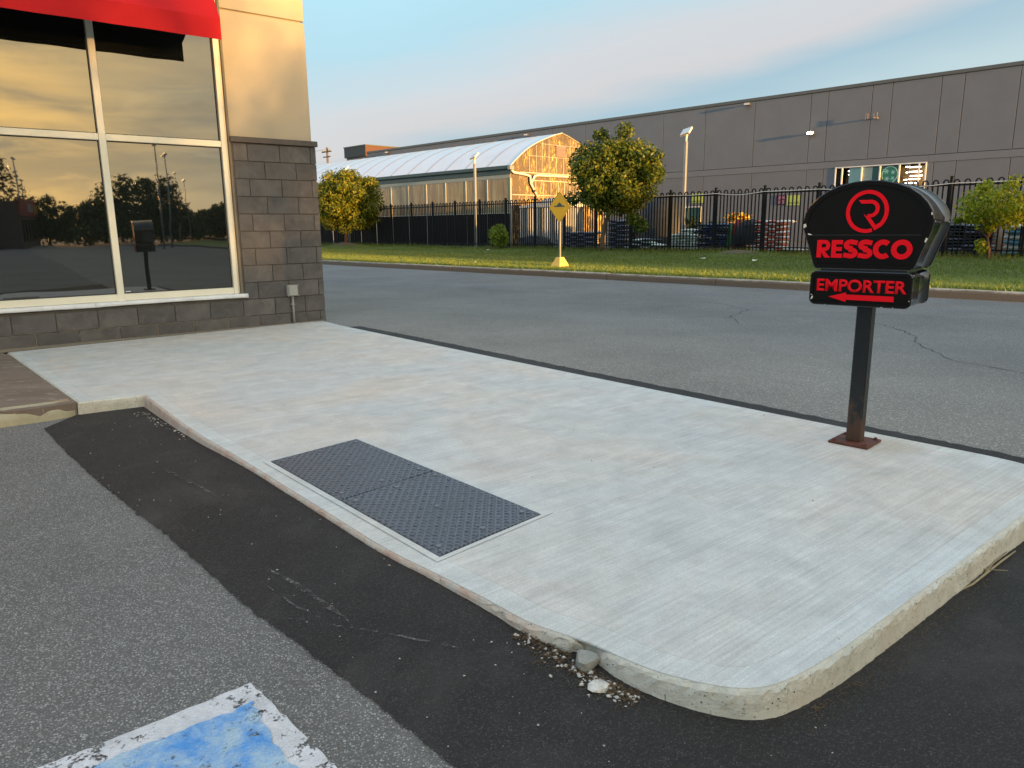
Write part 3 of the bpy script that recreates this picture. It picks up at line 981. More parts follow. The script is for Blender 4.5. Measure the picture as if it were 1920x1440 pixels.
inner = inset(outline, 0.110); groove_out = inset(outline, 0.1094)
top = MB(); n_ = len(outline)
a1 = band_out; a2 = groove_out
top.v += [(p.x, p.y, 0.0018) for p in a1] + [(p.x, p.y, 0.0020) for p in a2] + [(p.x, p.y, -0.004) for p in a2] + [(p.x, p.y, -0.004) for p in a1]
for i in range(n_):
    j = (i + 1) % n_
    top.f.append((i, j, n_ + j, n_ + i)); top.s.append(False)
    top.f.append((n_ + i, n_ + j, 2 * n_ + j, 2 * n_ + i)); top.s.append(False)
    top.f.append((3 * n_ + i, 3 * n_ + j, j, i)); top.s.append(False)
structure(top.obj('kerb_band', M['kerbband'], flip=False))
structure(flat('pavement_slab', inner, -0.004, 0.0024, M['slab'], None))
# tooled cross joint right of the plates and a cold joint near the street corner
def strip_path(name, pts, w, z, mat, seed=1, amp=0.004, taper=False):
    q = random.Random(seed); mb = MB()
    P = [Vector((x, y, 0)) for x, y in jag(pts, 0.05, amp, seed)]
    L, Rr = [], []
    for i, p in enumerate(P):
        d = (P[min(i + 1, len(P) - 1)] - P[max(0, i - 1)]).normalized(); nr = Vector((-d.y, d.x, 0))
        ww = w * (0.6 + 0.8 * q.random()) * (min(1, min(i, len(P) - 1 - i) / 3 + .15) if taper else 1)
        zz = z(p.x, p.y) if callable(z) else z
        L.append((p.x + nr.x * ww / 2, p.y + nr.y * ww / 2, zz)); Rr.append((p.x - nr.x * ww / 2, p.y - nr.y * ww / 2, zz))
    k = len(P); mb.v = L + Rr
    for i in range(k - 1):
        mb.f.append((i, k + i, k + i + 1, i + 1)); mb.s.append(False)
    return mb.obj(name, mat)


M['joint_slab'] = simple('dark kerb joint', (0.14, 0.13, 0.11), 0.9, 0.2, 30)  # dark brownish grey of the kerb joints


kj = MB(); kj.tube([(0.962, 1.883, -0.12), (0.957, 1.888, -0.05), (0.955, 1.892, -0.006), (0.93, 1.925, 0.0022)], [.0022, .0028, .0024, .001], 5)
structure(kj.obj('kerb_joint', M['joint_slab']))
kj = MB(); kj.tube([(0.402, 1.742, -0.12), (0.398, 1.747, -0.05), (0.402, 1.755, -0.006)], [.0012, .0016, .001], 5)
structure(kj.obj('kerb_joint', M['joint_slab']))
# smooth border cast round the plates
PL = [Vector(p) for p in ((-1.244, 3.629, 0), (-0.883, 4.022, 0), (0.116, 2.876, 0), (-0.267, 2.483, 0))]
ux = (PL[2] - PL[1]).normalized(); uy = (PL[1] - PL[0]).normalized()
brd = []
for (sx, sy), p in zip(((-1, -1), (-1, 1), (1, 1), (1, -1)), PL):
    brd.append((p, p + ux * sx * 0.022 + uy * sy * (0.055 if sy > 0 else 0.03)))
fr = MB()
for i in range(4):
    a, b = brd[i]; c_, d_ = brd[(i + 1) % 4]
    for q in ((b, d_, c_, a),):
        fr.quad(*[(v.x, v.y, 0.0052) for v in q])
o_ = fr.obj('plate_border', M['kerbband']); structure(o_)

# two cast plates
def plate(name, c0, c1, c2, c3, label):
    t_ = thing(name, label, 'tactile plate', loc=(c0.x, c0.y, 0.004), group='tactile plates set in the slab')
    def loc(v): return Vector((v.x - c0.x, v.y - c0.y, 0))
    q = [loc(v) for v in (c0, c1, c2, c3)]
    mb = MB(); cen = sum(q, Vector()) / 4
    lo = [p + (cen - p).normalized() * 0.004 for p in q]; hi = [p + (cen - p).normalized() * 0.009 for p in q]
    mb.v += [(p.x, p.y, -0.01) for p in lo] + [(p.x, p.y, 0.003) for p in lo] + [(p.x, p.y, 0.006) for p in hi]
    for k in range(2):
        for i in range(4):
            j = (i + 1) % 4; mb.f.append((k * 4 + i, k * 4 + j, k * 4 + 4 + j, k * 4 + 4 + i)); mb.s.append(False)
    mb.f.append((8, 9, 10, 11)); mb.s.append(False)
    mb.obj('plate_panel', M['plate'], t_)
    dm = MB(); e1 = q[1] - q[0]; e2 = q[3] - q[0]
    nu = int(e1.length / 0.060); nv = int(e2.length / 0.060)
    for i in range(nu):
        for j in range(nv):
            p = q[0] + e1 * ((i + .5) / nu) + e2 * ((j + .5) / nv)
            for r0, z0, r1, z1 in ((0.0115, 0.0055, 0.0075, 0.0095),):
                k0 = len(dm.v)
                for a in range(6):
                    an = a * math.pi / 3; dm.v.append((p.x + r0 * math.cos(an), p.y + r0 * math.sin(an), z0))
                for a in range(6):
                    an = a * math.pi / 3; dm.v.append((p.x + r1 * math.cos(an), p.y + r1 * math.sin(an), z1))
                for a in range(6):
                    b = (a + 1) % 6; dm.f.append((k0 + a, k0 + b, k0 + 6 + b, k0 + 6 + a)); dm.s.append(True)
                dm.f.append(tuple(k0 + 6 + a for a in range(6))); dm.s.append(True)
    stuff(dm.obj('truncated_domes', M['plate'], t_))
    bl = MB()
    for (i, j) in ((.08, .08), (.92, .08), (.08, .92), (.92, .92), (.5, .5), (.5, .08), (.5, .92)):
        p = q[0] + e1 * i + e2 * j
        bl.tube([(p.x, p.y, 0.004), (p.x, p.y, 0.011)], 0.011, 8)
    stuff(bl.obj('fixing_bolts', M['dome'], t_))
    return t_


mA, mB_ = (PL[0] + PL[3]) / 2, (PL[1] + PL[2]) / 2
g_ = ux * 0.0018
plate('tactile_plate', PL[0] + ux * .003, PL[1] + ux * .003, mB_ - g_, mA - g_, 'dark studded metal plate nearer the restaurant window')
plate('tactile_plate', mA + g_, mB_ + g_, PL[2] - ux * .003, PL[3] - ux * .003, 'dark studded metal plate nearer the sign, rusty along its edge')

# ---------------------------------------------------------------- brown walkway with its old rounded kerb
ww = thing('walkway', 'worn brown painted walkway with a stained rounded kerb', 'walkway')
wpoly = [(-3.042, 5.020), (-4.905, 7.118), (-5.05, 7.22), (-8.5, 4.3), (-6.5, 2.10), (-3.45, 4.72), (-3.20, 4.86)]
mb = MB(); mb.prism(wpoly, -0.25, 0.003, 'z'); o_ = mb.obj('painted_walkway', M['brown_paint'], None); structure(o_)
bpy.data.objects.remove(ww)
kp = [(-3.048, 5.010), (-3.12, 4.925), (-3.30, 4.79), (-3.55, 4.58), (-6.6, 1.95)]
kb = MB(); kq = [Vector((x, y, 0)) for x, y in jag(kp, 0.05, 0.004, 9)]
prof = [(0.03, -0.25), (0.0, -0.20), (0.0, -0.06), (-0.010, -0.025), (-0.035, -0.004), (-0.10, 0.0055), (-0.16, 0.0055)]
kn = []
for i, p in enumerate(kq):
    d = (kq[min(i + 1, len(kq) - 1)] - kq[max(0, i - 1)]).normalized(); nr = Vector((-d.y, d.x, 0))
    if nr.dot(Vector((1, -1, 0))) < 0:
        nr = -nr
    for (o, z) in prof:
        kb.v.append((p.x + nr.x * o, p.y + nr.y * o, z + rng.gauss(0, .0015)))
m_ = len(prof)
for i in range(len(kq) - 1):
    for k in range(m_ - 1):
        kb.f.append((i * m_ + k, i * m_ + k + 1, (i + 1) * m_ + k + 1, (i + 1) * m_ + k)); kb.s.append(True)
kb.f.append(tuple(range(m_))); kb.s.append(False)
structure(kb.obj('old_kerb', M['old_kerb']))

# gravel strip between wall and slab
gs = [(-2.43, 9.66), (-2.40, 9.53), (-2.62, 9.44), (-5.02, 7.22), (-5.3, 6.95), (-9.0, 4.0), (-9.2, 4.3), (-5.2, 7.40)]
structure(sheet('gravel_bed', jag(gs, 0.06, 0.008, 12, True), M['gravel_strip'], 0.0, 1.0, zfun=lambda a, b: 0.0055))

# painted parking symbol box
bx_out = [(-0.738, 1.844), (-1.30, 1.440), (-0.80, 0.90), (-0.18, 1.33), (-0.433, 1.525)]
structure(sheet('white_parking_paint', jag(bx_out, 0.02, 0.0018, 21, True), M['paint_white'], 0.004, 0.1))
bx_in = [(-0.700, 1.762), (-1.16, 1.440), (-0.82, 1.05), (-0.30, 1.36), (-0.560, 1.545)]
structure(sheet('blue_parking_paint', jag(bx_in, 0.02, 0.004, 22, True), M['paint_blue'], 0.008, 0.1))

# scuffs on the new asphalt
def gzl(l): return lambda a, b: float(gz(a, b)) + l
for i, (pts, w) in enumerate([([(-0.903, 2.504), (-0.70, 2.30), (-0.517, 2.107)], 0.022), ([(-0.815, 2.174), (-0.45, 2.06), (-0.085, 1.924)], 0.008), ([(-0.93, 2.44), (-0.74, 2.24), (-0.58, 2.11)], 0.006), ([(-2.50, 4.62), (-2.29, 4.42)], 0.012), ([(-2.28, 4.36), (-2.12, 4.15)], 0.012), ([(-2.729, 4.30), (-2.388, 4.30)], 0.010), ([(-1.85, 3.70), (-1.60, 3.46), (-1.35, 3.20)], 0.020)]):
    stuff(strip_path('scuff_mark', pts, w, gzl(0.010), M['scuff_worn'], 40 + i, 0.003, True))
stuff(sheet('dust_line', jag([(0.72, 1.62), (1.0, 1.83), (1.4, 2.12), (1.75, 2.42), (1.8, 2.38), (1.45, 2.02), (1.02, 1.72), (0.75, 1.57)], 0.04, 0.012, 31, True), M['gutter_dust'], 0.010, 0.2))

# road cracks
def road_cracks():
    mb = MB()
    paths = [[(4.77, 9.69), (4.79, 9.27), (4.74, 8.79), (4.62, 8.37), (4.41, 8.07), (4.29, 7.57), (4.2, 7.16), (4.06, 6.87), (4.08, 6.6), (4.16, 6.42), (4.22, 6.23), (4.21, 5.94), (4.3, 5.3)],
             [(3.34, 12.64), (3.53, 12.19), (3.63, 11.38), (3.35, 10.84), (3.01, 10.36), (3.11, 10.11), (2.99, 9.67)], [(2.25, 12.95), (3.36, 12.55)], [(3.63, 11.38), (4.19, 11.11), (4.87, 10.84), (6.0, 10.2)],
             [(-2.9, 10.9), (-2.2, 11.34), (-1.55, 12.03), (-0.53, 12.51), (0.55, 12.4), (1.43, 12.6), (2.68, 13.19)], [(-6.5, 20.5), (-4.2, 18.6), (-2.4, 17.5), (-0.5, 15.9)], [(-1.2, 16.2), (0.8, 14.6), (2.2, 14.1)]]
    for i, pts in enumerate(paths):
        q = random.Random(60 + i); P = [Vector((*p, 0)) for p in jag(pts, 0.10, 0.022, 60 + i)]
        k0 = len(mb.v); k = len(P)
        side = []
        for j, p in enumerate(P):
            d = (P[min(j + 1, k - 1)] - P[max(0, j - 1)]).normalized(); nr = Vector((-d.y, d.x, 0)); w_ = q.uniform(.002, .0062)
            zz = rz_(N_.x * p.x + N_.y * p.y) + .004; mb.v.append((p.x + nr.x * w_, p.y + nr.y * w_, zz)); side.append((p.x - nr.x * w_, p.y - nr.y * w_, zz))
        mb.v += side
        for j in range(k - 1):
            mb.f.append((k0 + j, k0 + k + j, k0 + k + j + 1, k0 + j + 1)); mb.s.append(False)
    return mb.obj('road_cracks', M['crack'])


structure(road_cracks())

# far kerb, in cast lengths
ks = MB()
prof = [(14.42, -0.25), (14.44, -0.02), (14.455, 0.012), (14.48, 0.026), (14.60, 0.030), (14.62, 0.01), (14.62, -0.2)]
a0 = -60.0
while a0 < 90:
    a1_ = a0 + 2.96; dz = rng.uniform(-.006, .006)
    i = len(ks.v)
    for a in (a0, a1_):
        for nn_, z in prof:
            ks.v.append(tuple(st(a, nn_ + rng.gauss(0, .002), z + dz)))
    for k in range(len(prof) - 1):
        ks.f.append((i + k, i + k + 1, i + 7 + k + 1, i + 7 + k)); ks.s.append(False)
    ks.f.append(tuple(range(i, i + 7))); ks.f.append(tuple(range(i + 13, i + 6, -1))); ks.s += [False, False]
    a0 = a1_ + 0.015
structure(ks.obj('street_kerb', M['street_kerb']))


# ---------------------------------------------------------------- verge and yard
def vz(a, n):
    """height of the grass verge"""
    t = np.clip((n - 14.6) / 8.4, 0, 1)
    z = 0.03 + 0.17 * t + 0.02 * np.sin(a * 0.7 + n) * t + 0.012 * np.sin(a * 2.1 + 1.3 * n) * t
    for (ca, cn, h, r) in ((12.2, 22.3, 0.16, 0.9), (35.6, 22.3, 0.22, 1.1), (17.8, 22.2, 0.05, 0.8)):
        z = z + h * np.exp(-((a - ca) ** 2 + (n - cn) ** 2 * 1.5) / r ** 2)
    return z


av = np.concatenate([np.arange(-60, 0, 3.0), np.arange(0, 48, 0.35), np.arange(48, 200, 6.0)]); nv = np.arange(14.60, 24.3, 0.3)
AA, NN_ = np.meshgrid(av, nv)
P = np.stack([A_.x * AA + N_.x * NN_, A_.y * AA + N_.y * NN_, vz(AA, NN_)], -1).reshape(-1, 3)
idx = np.arange(AA.size).reshape(AA.shape)
F = np.stack([idx[:-1, :-1], idx[:-1, 1:], idx[1:, 1:], idx[1:, :-1]], -1).reshape(-1, 4)[:, ::-1]
structure(link('grass_verge', np_mesh('grass_verge', P, F, M['turf'], 4)))
yd = MB(); yd.quad(*[st(a, n, 0.14) for a, n in ((-200, 23.9), (-200, 400), (300, 400), (300, 23.9))][::-1]); structure(yd.obj('yard_ground', M['yard']))


def grass_blades():
    n1 = 150000
    a = nrng.uniform(0.5, 46, n1); n_ = 14.62 + 9.0 * nrng.uniform(0, 1, n1) ** 1.0
    keep = nrng.uniform(0, 1, n1) < np.clip(1.25 - a / 55, 0.25, 1)
    a, n_ = a[keep], n_[keep]
    # long tufts along the kerb and fence
    m2 = 16000
    a2 = nrng.uniform(0.5, 44, m2); n2 = np.where(nrng.uniform(0, 1, m2) < .6, nrng.normal(23.45, .18, m2), nrng.normal(14.68, .03, m2))
    a = np.concatenate([a, a2]); n_ = np.concatenate([n_, n2])
    tall = np.concatenate([np.zeros(len(a) - m2), np.where(n2 > 20, 1.0, 0.35)])
    k = len(a)
    h = nrng.uniform(.03, .065, k) * (1 + tall * nrng.uniform(0.5, 3.2, k)); w = nrng.uniform(.006, .013, k)
    ang = nrng.uniform(0, 6.28, k); lean = nrng.normal(0, .35, (k, 2))
    x = A_.x * a + N_.x * n_; y = A_.y * a + N_.y * n_; z = vz(a, n_)
    dx = np.cos(ang) * w; dy = np.sin(ang) * w
    V = np.stack([np.stack([x - dx, y - dy, z - .005], -1), np.stack([x + dx, y + dy, z - .005], -1), np.stack([x + lean[:, 0] * h, y + lean[:, 1] * h, z + h], -1)], 1).reshape(-1, 3)
    F = np.arange(3 * k).reshape(-1, 3)
    return link('grass', np_mesh('grass', V, F, M['grass'], 3))


stuff(grass_blades())


def soil_mound(name, a, n, r):
    mb = MB(); k = 18; c = st(a, n)
    for j in range(4):
        for i in range(k):
            an = 2 * math.pi * i / k; rr = r * (1 - j / 4) * (1 + 0.12 * math.sin(3 * an))
            aa = a + math.cos(an) * rr * 1.4; nn2 = n + math.sin(an) * rr * .7
            mb.v.append(tuple(st(aa, nn2, float(vz(aa, nn2)) + 0.006 + 0.03 * j / 3)))
    for j in range(3):
        for i in range(k):
            i2 = (i + 1) % k; mb.f.append((j * k + i, j * k + i2, (j + 1) * k + i2, (j + 1) * k + i)); mb.s.append(True)
    mb.f.append(tuple(3 * k + i for i in range(k))); mb.s.append(True)
    return structure(mb.obj(name, M['soil']))


soil_mound('soil_patch', 35.5, 22.0, 0.8)
soil_mound('soil_patch', 12.2, 22.2, 0.55)

# ---------------------------------------------------------------- restaurant building
bld = thing('restaurant_building', 'cream and dark block restaurant corner with big cream framed windows and red awning', 'building', loc=CORNER, rz=ROT_B)
# local x runs along the wall (negative to the left), y negative is outwards
w_ = MB()
w_.box(-9.0, -0.012, 0.012, 0.30, -0.25, 0.36)
w_.box(-1.045, -0.012, 0.012, 0.30, 0.36, 2.165)
w_.obj('mortar_wall', M['mortar'], bld)
s2 = MB(); s2.box(-0.30, -0.012, 0.30, 12.0, -0.25, 6.2); s2.obj('side_wall', M['stucco'], bld)
# blocks, each its own part
BL = {}
def block(x0, x1, z0, z1):
    key = (round(x1 - x0, 3), round(z1 - z0, 3))
    if key not in BL:
        mb = MB(); mb.cbox(0, x1 - x0, 0, 0.05, 0, z1 - z0, 0.0035)
        me = mb.mesh('block', M['block']); BL[key] = me
    o = link('block', BL[key], bld, (x0, rng.uniform(-.0015, .0015), z0))
    return o


J = 0.004
for row in range(-1, 10):
    z0 = 0.132 + 0.203 * (row - 0) ; z1 = z0 + 0.203
    if row == -1:
        z0, z1 = -0.071, 0.132
    zt = min(z1, 2.162)
    if zt - z0 < 0.03: continue
    off = -0.075 if (row % 2 == 1 or row == -1) else -0.272
    lim = -6.6 if z1 <= 0.37 else -1.03
    if row == -1: lim = -6.6
    x1 = 0.0; x0 = off
    while x1 > lim + 0.02:
        xx0 = max(x0, lim)
        if x1 - xx0 > 0.03:
            block(xx0 + J, x1 - (J if x1 < 0 else 0), z0 + J, zt - J)
        x1 = x0; x0 -= 0.3945
# side return of the corner blocks
for row in range(-1, 10):
    z0 = 0.132 + 0.203 * row if row >= 0 else -0.071
    z1 = z0 + 0.203
    y = 0.052
    while y < 2.4:
        mb_ = None
        key = ('s', round(min(z1, 2.162) - z0, 3))
        if key not in BL:
            q_ = MB(); q_.cbox(-0.05, 0, 0, 0.386, 0, key[1] - 2 * J, 0.0035); BL[key] = q_.mesh('block', M['block'])
        link('block', BL[key], bld, (0, y, z0 + J)); y += 0.3945
lg = MB(); lg.cbox(-1.062, 0.022, -0.028, 0.20, 2.166, 2.232, 0.006); lg.obj('ledge_trim', M['trim_dark'], bld)
sc = MB(); sc.cbox(-1.048, -0.032, 0.030, 0.40, 2.232, 3.595, 0.006); sc.cbox(-1.048, -0.032, 0.030, 0.40, 3.615, 5.2, 0.006)
sc.cbox(-9.0, -1.052, 0.034, 0.40, 4.3, 6.2, 0.006); sc.cbox(-1.048, -0.032, 0.030, 0.40, 5.22, 6.2, 0.006)
sc.box(-9, -0.06, 0.06, 0.42, 3.4, 6.2)
sc.obj('stucco_wall', M['stucco'], bld)
cp = MB(); cp.cbox(-9.1, 0.05, -0.06, 12.0, 6.2, 6.32, 0.01); cp.obj('roof_coping', M['trim_dark'], bld)
# windows
GY = 0.065
fr = MB()
fr.cbox(-1.150, -1.098, GY - .05, GY + .06, 0.415, 4.25, 0.004)      # right jamb
fr.cbox(-1.098, -1.075, GY - .03, GY + .06, 0.418, 4.25, 0.003)
fr.cbox(-9.0, -1.151, GY - .045, GY + .06, 0.415, 0.489, 0.004)      # bottom rail
for k in range(4):
    xm = -2.384 - 1.30 * k - (0.0 if k == 0 else 0.02)
    fr.cbox(xm - 0.034, xm + 0.034, GY - .052, GY + .06, 0.412, 4.25, 0.004)
    xr = -1.151 if k == 0 else -2.384 - 1.30 * (k - 1) - (0.0 if k == 1 else 0.02) - 0.035
    fr.cbox(xm + 0.035, xr, GY - .045, GY + .06, 2.105, 2.173, 0.004)
wf = fr.obj('window_frame', M['frame'], bld)
gk = MB(); gk.cbox(-1.0745, -1.050, -0.004, 0.20, 0.40, 4.25, 0.003); gk.obj('window_return', simple('tan return', (0.20, 0.17, 0.13), 0.8), bld)
sl = MB(); sl.cbox(-1.049, -1.043, 0.018, 0.2, 0.42, 4.2, 0.001); sl.obj('sealant_line', M['joint'], bld)
for k in range(4):
    xm = -2.384 - 1.30 * k - (0.0 if k == 0 else 0.02)
    xr = -1.151 if k == 0 else -2.384 - 1.30 * (k - 1) - (0.0 if k == 1 else 0.02) - 0.035
    for z0, z1 in ((0.490, 2.104), (2.174, 4.25)):
        gm = MB(); gm.box(xm + 0.035, xr, GY, GY + 0.02, z0, z1); gm.obj('pane', M['glass'], bld)
        gs_ = MB(); e = 0.009
        for b4 in ((xm + .035, xm + .035 + e, z0, z1), (xr - e, xr, z0, z1), (xm + .035 + e, xr - e, z0, z0 + e), (xm + .035 + e, xr - e, z1 - e, z1)):
            gs_.box(b4[0], b4[1], GY - 0.008, GY - 0.0005, b4[2], b4[3])
        gs_.obj('gasket', M['joint'], bld)
st_ = MB(); st_.box(-2.325, -2.275, GY - .003, GY - .0005, 0.507, 0.515); st_.obj('glass_sticker', M['flash'], bld)
rb = MB(); rb.box(-9, -1.05, 0.30, 0.32, 0.3, 4.4); rb.obj('room_back', M['interior_dark'], bld)
# dented sill flashing in two overlapping lengths
def flashing(x0, x1, zoff, seed, wob):
    q = random.Random(seed); mb = MB(); k = int((x1 - x0) / 0.08) + 1; prof = [(0.02, 0.414), (-0.020, 0.410), (-0.027, 0.402), (-0.029, 0.372), (-0.024, 0.366), (-0.020, 0.368)]
    for i in range(k + 1):
        x = x0 + (x1 - x0) * i / k; dz = wob * math.sin(x * 1.7 + seed) + q.gauss(0, .0012) + zoff
        for j, (y, z) in enumerate(prof):
            mb.v.append((x, y + (q.gauss(0, .001)), z + dz * (j / 5)))
    for i in range(k):
        for j in range(5):
            mb.f.append((i * 6 + j, i * 6 + j + 1, (i + 1) * 6 + j + 1, (i + 1) * 6 + j)); mb.s.append(True)
    mb.f.append(tuple(range(6))); mb.f.append(tuple(k * 6 + j for j in range(6))); mb.s += [False, False]
    return mb.obj('sill_flashing', M['flash'], bld)


flashing(-9.0, -2.60, 0.0, 2, .006); flashing(-2.66, -1.000, -0.004, 5, .008)
# awning: valance, slope and dark lining
AX0, AX1, AP, AZ0, AZ1 = -9.0, -1.262, 0.60, 3.128, 3.335
aw = MB()
k = 60
for i in range(k + 1):
    x = AX0 + (AX1 - AX0) * i / k; s_ = 0.004 * math.sin(i * 1.3)
    aw.v += [(x, -AP - 0.002 + s_, AZ0 + s_ * .6), (x, -AP, AZ1), (x, 0.02, 4.30)]
for i in range(k):
    for j in range(2):
        aw.f.append((i * 3 + j, i * 3 + j + 1, (i + 1) * 3 + j + 1, (i + 1) * 3 + j)); aw.s.append(False)
awo = aw.obj('awning', M['awning_red'], bld)
end = MB(); end.quad((AX1 + .001, -AP, AZ1), (AX1 + .001, 0.02, 4.30), (AX1 + .001, 0.02, AZ1 + .25)); end.obj('awning_end', M['awning_red'], awo)
li = MB(); li.quad((AX0, -AP + .008, AZ0 + .002), (AX1 - .004, -AP + .008, AZ0 + .002), (AX1 - .004, -AP + .008, AZ1)[:3], (AX0, -AP + .008, AZ1))
li.quad((AX0, -AP + .008, AZ1), (AX1 - .004, -AP + .008, AZ1), (AX1 - .004, 0.005, 4.28), (AX0, 0.005, 4.28))
li.quad((AX1 - .006, -AP + .008, AZ1 + .002), (AX1 - .006, 0.0, 4.28), (AX1 - .006, 0.0, AZ1 + .25))
li.obj('awning_lining', M['awning_in'], awo)
tb = MB(); tb.tube([(AX0, -AP + .022, AZ0 + .03), (AX1 - .01, -AP + .022, AZ0 + .03)], 0.012, 6)
tb.obj('awning_frame', M['awning_in'], awo)

# electrical box and conduit on the wall
eb = thing('electrical_box', 'small grey electrical box with conduit low on the block wall', 'electrical box', loc=CORNER + DV * -0.448, rz=ROT_B)
b1 = MB(); b1.cbox(-0.070, 0.072, -0.062, -0.003, 0.345, 0.485, 0.010); bo = b1.obj('box_body', M['grey_box'], eb)
b2 = MB(); b2.cbox(-0.056, 0.060, -0.074, -0.0625, 0.352, 0.476, 0.008); b2.obj('cover', simple('pale grey cover', (0.36, 0.37, 0.36), 0.45, 0.04), eb)
b3 = MB()
for sx in (-.066, .068):
    for sz in (.350, .480):
        b3.tube([(sx, -.072, sz), (sx, -.064, sz)], 0.006, 6)
b3.obj('screws', M['galv'], eb)
b4 = MB(); b4.tube([(0.0, -0.034, 0.344), (0.0, -0.034, -0.01)], 0.0135, 10); b4.tube([(0.0, -0.034, 0.344), (0.0, -0.034, 0.315)], 0.018, 10); b4.obj('conduit', M['grey_box'], eb)
b5 = MB(); b5.cbox(-0.030, 0.018, -0.052, -0.003, 0.235, 0.250, 0.003); b5.obj('conduit_clamp', M['galv'], eb)

# ---------------------------------------------------------------- drive-through sign
SIGN_AZ = 221.0
sg = thing('drive_through_sign', 'black drive-through sign with red RESSCO and EMPORTER lettering on a rusty footed post', 'sign', loc=(1.863, 3.870, 0.0), rz=R(90 - 131))
# local x to the viewer's right, y away from the viewer
bp = MB(); bp.cbox(-0.103, 0.103, -0.103, 0.103, 0.003, 0.016, 0.002)
bpo = bp.obj('base_plate', M['rust'], sg); bpo.rotation_euler = (0, 0, R(-4))
bt = MB()
for sx in (-.08, .08):
    for sy in (-.08, .08):
        bt.tube([(sx, sy, .014), (sx, sy, .027)], .009, 6)
        bt.tube([(sx, sy, .015), (sx, sy, .019)], .015, 8)
bt.obj('anchor_bolts', M['rust'], bpo)
ps = MB(); ps.cbox(-0.038, 0.038, -0.038, 0.038, 0.014, 0.80, 0.006); ps.obj('post', M['post'], sg)


def round_poly(x0, x1, z0, z1, r, seg=6):
    pts = []
    for cx, cz, a0 in ((x1 - r, z1 - r, 0), (x0 + r, z1 - r, 90), (x0 + r, z0 + r, 180), (x1 - r, z0 + r, 270)):
        for k in range(seg + 1):
            a = R(a0 + 90 * k / seg); pts.append((cx + r * math.cos(a), cz + r * math.sin(a)))
    return pts


def scale_poly(pts, d):
    v = [Vector((x, z, 0)) for x, z in pts]
    ar = sum(a.x * b.y - b.x * a.y for a, b in zip(v, v[1:] + v[:1]))
    if ar < 0:
        v = v[::-1]
    return [(p.x, p.y) for p in inset(v, d)]


def cabinet(name, pts, y0, y1, rim, parent):
    """hollow-faced cabinet: drum sides, rolled rims and recessed face panels"""
    v = [Vector((x, z, 0)) for x, z in pts]
    if sum(a.x * b.y - b.x * a.y for a, b in zip(v, v[1:] + v[:1])) < 0:
        pts = pts[::-1]
    prof = [(rim, y0 + .006), (rim - .002, y0), (.003, y0), (-.001, y0 + .003), (-.001, y0 + .014), (.004, y0 + .017), (.004, y1 - .017), (-.001, y1 - .014), (-.001, y1 - .003), (.003, y1), (rim - .002, y1), (rim, y1 - .006)]
    mb = MB(); rr = [scale_poly(pts, d) for d, _ in prof]; n_ = len(pts)
    for (d, y), ring_ in zip(prof, rr):
        mb.v += [(x, y, z) for x, z in ring_]
    for k in range(len(prof) - 1):
        for i in range(n_):
            j = (i + 1) % n_
            mb.f.append((k * n_ + i, k * n_ + j, (k + 1) * n_ + j, (k + 1) * n_ + i)); mb.s.append(k == 5)
    o = mb.obj(name, M['black_paint'], parent); o.data.materials.append(M['black_face'])
    for pl in o.data.polygons:
        if abs(pl.normal.y) > .9: pl.material_index = 1
    fp_ = scale_poly(pts, rim - .004)
    for yy, nm in ((y0 + .006, 'face_panel'), (y1 - .008, 'face_panel')):
        f = MB(); f.prism(fp_, yy, yy + .002, 'y'); f.obj(nm, M['black_face'], o)
    return o


D2 = 0.18
# traced outline of the upper cabinet, symmetrised
half = [(0.0, 1.374), (0.07, 1.369), (0.135, 1.353), (0.19, 1.330), (0.235, 1.299), (0.270, 1.262), (0.294, 1.222), (0.303, 1.185), (0.302, 1.160), (0.296, 1.132), (0.262, 1.035), (0.240, 0.966), (0.233, 0.951), (0.221, 0.943)]
CXU = 0.008
up_pts = [(CXU - x, z) for x, z in half[::-1]] + [(CXU + x, z) for x, z in half[1:]]
up_c = cabinet('upper_cabinet', up_pts, -D2, D2, 0.026, sg)
lo_c = cabinet('lower_cabinet', round_poly(-0.238, 0.246, 0.758, 0.931, 0.030), -D2, D2, 0.020, sg)
nk = MB(); nk.box(-0.20, 0.21, -D2 + .03, D2 - .03, 0.928, 0.946); nk.obj('neck', M['black_paint'], sg)
# seam in the upper face
sm_ = MB(); sm_.box(-0.245, 0.262, -D2 + .0035, -D2 + .0058, 1.1105, 1.1125); sm_.obj('face_seam', simple('seam', (0.05, 0.045, 0.042), 0.4), up_c)
FY = -D2 + 0.0035


def stroke(mb, pts, w, y, miter0=None, miter1=None, closed=False):
    """ribbon of width w along 2-D points in the sign's face"""
    P = [Vector((x, z, 0)) for x, z in pts]; n_ = len(P)
    L, Rr = [], []
    for i, p in enumerate(P):
        if closed:
            a, b = P[i - 1], P[(i + 1) % n_]
        else:
            a, b = P[max(0, i - 1)], P[min(n_ - 1, i + 1)]
        if 0 < i < n_ - 1 or closed:
            e1 = (p - a).normalized(); e2 = (b - p).normalized()
            m1 = Vector((-e1.y, e1.x, 0)); m2 = Vector((-e2.y, e2.x, 0)); nr = m1 + m2; nr = nr / max(nr.length ** 2 / 2, .3)
        else:
            d = (b - a).normalized(); nr = Vector((-d.y, d.x, 0))
            mt = miter0 if i == 0 else miter1
            if mt is not None:
                mv = Vector((mt[0], mt[1], 0)); nr = mv / mv.dot(nr)
        ww_ = w[i] if isinstance(w, list) else w
        L.append(p + nr * ww_ / 2); Rr.append(p - nr * ww_ / 2)
    i0 = len(mb.v)
    for q in L: mb.v.append((q.x, y, q.y))
    for q in Rr: mb.v.append((q.x, y, q.y))
    for i in range(n_ if closed else n_ - 1):
        j = (i + 1) % n_
        mb.f.append((i0 + i, i0 + j, i0 + n_ + j, i0 + n_ + i)); mb.s.append(False)


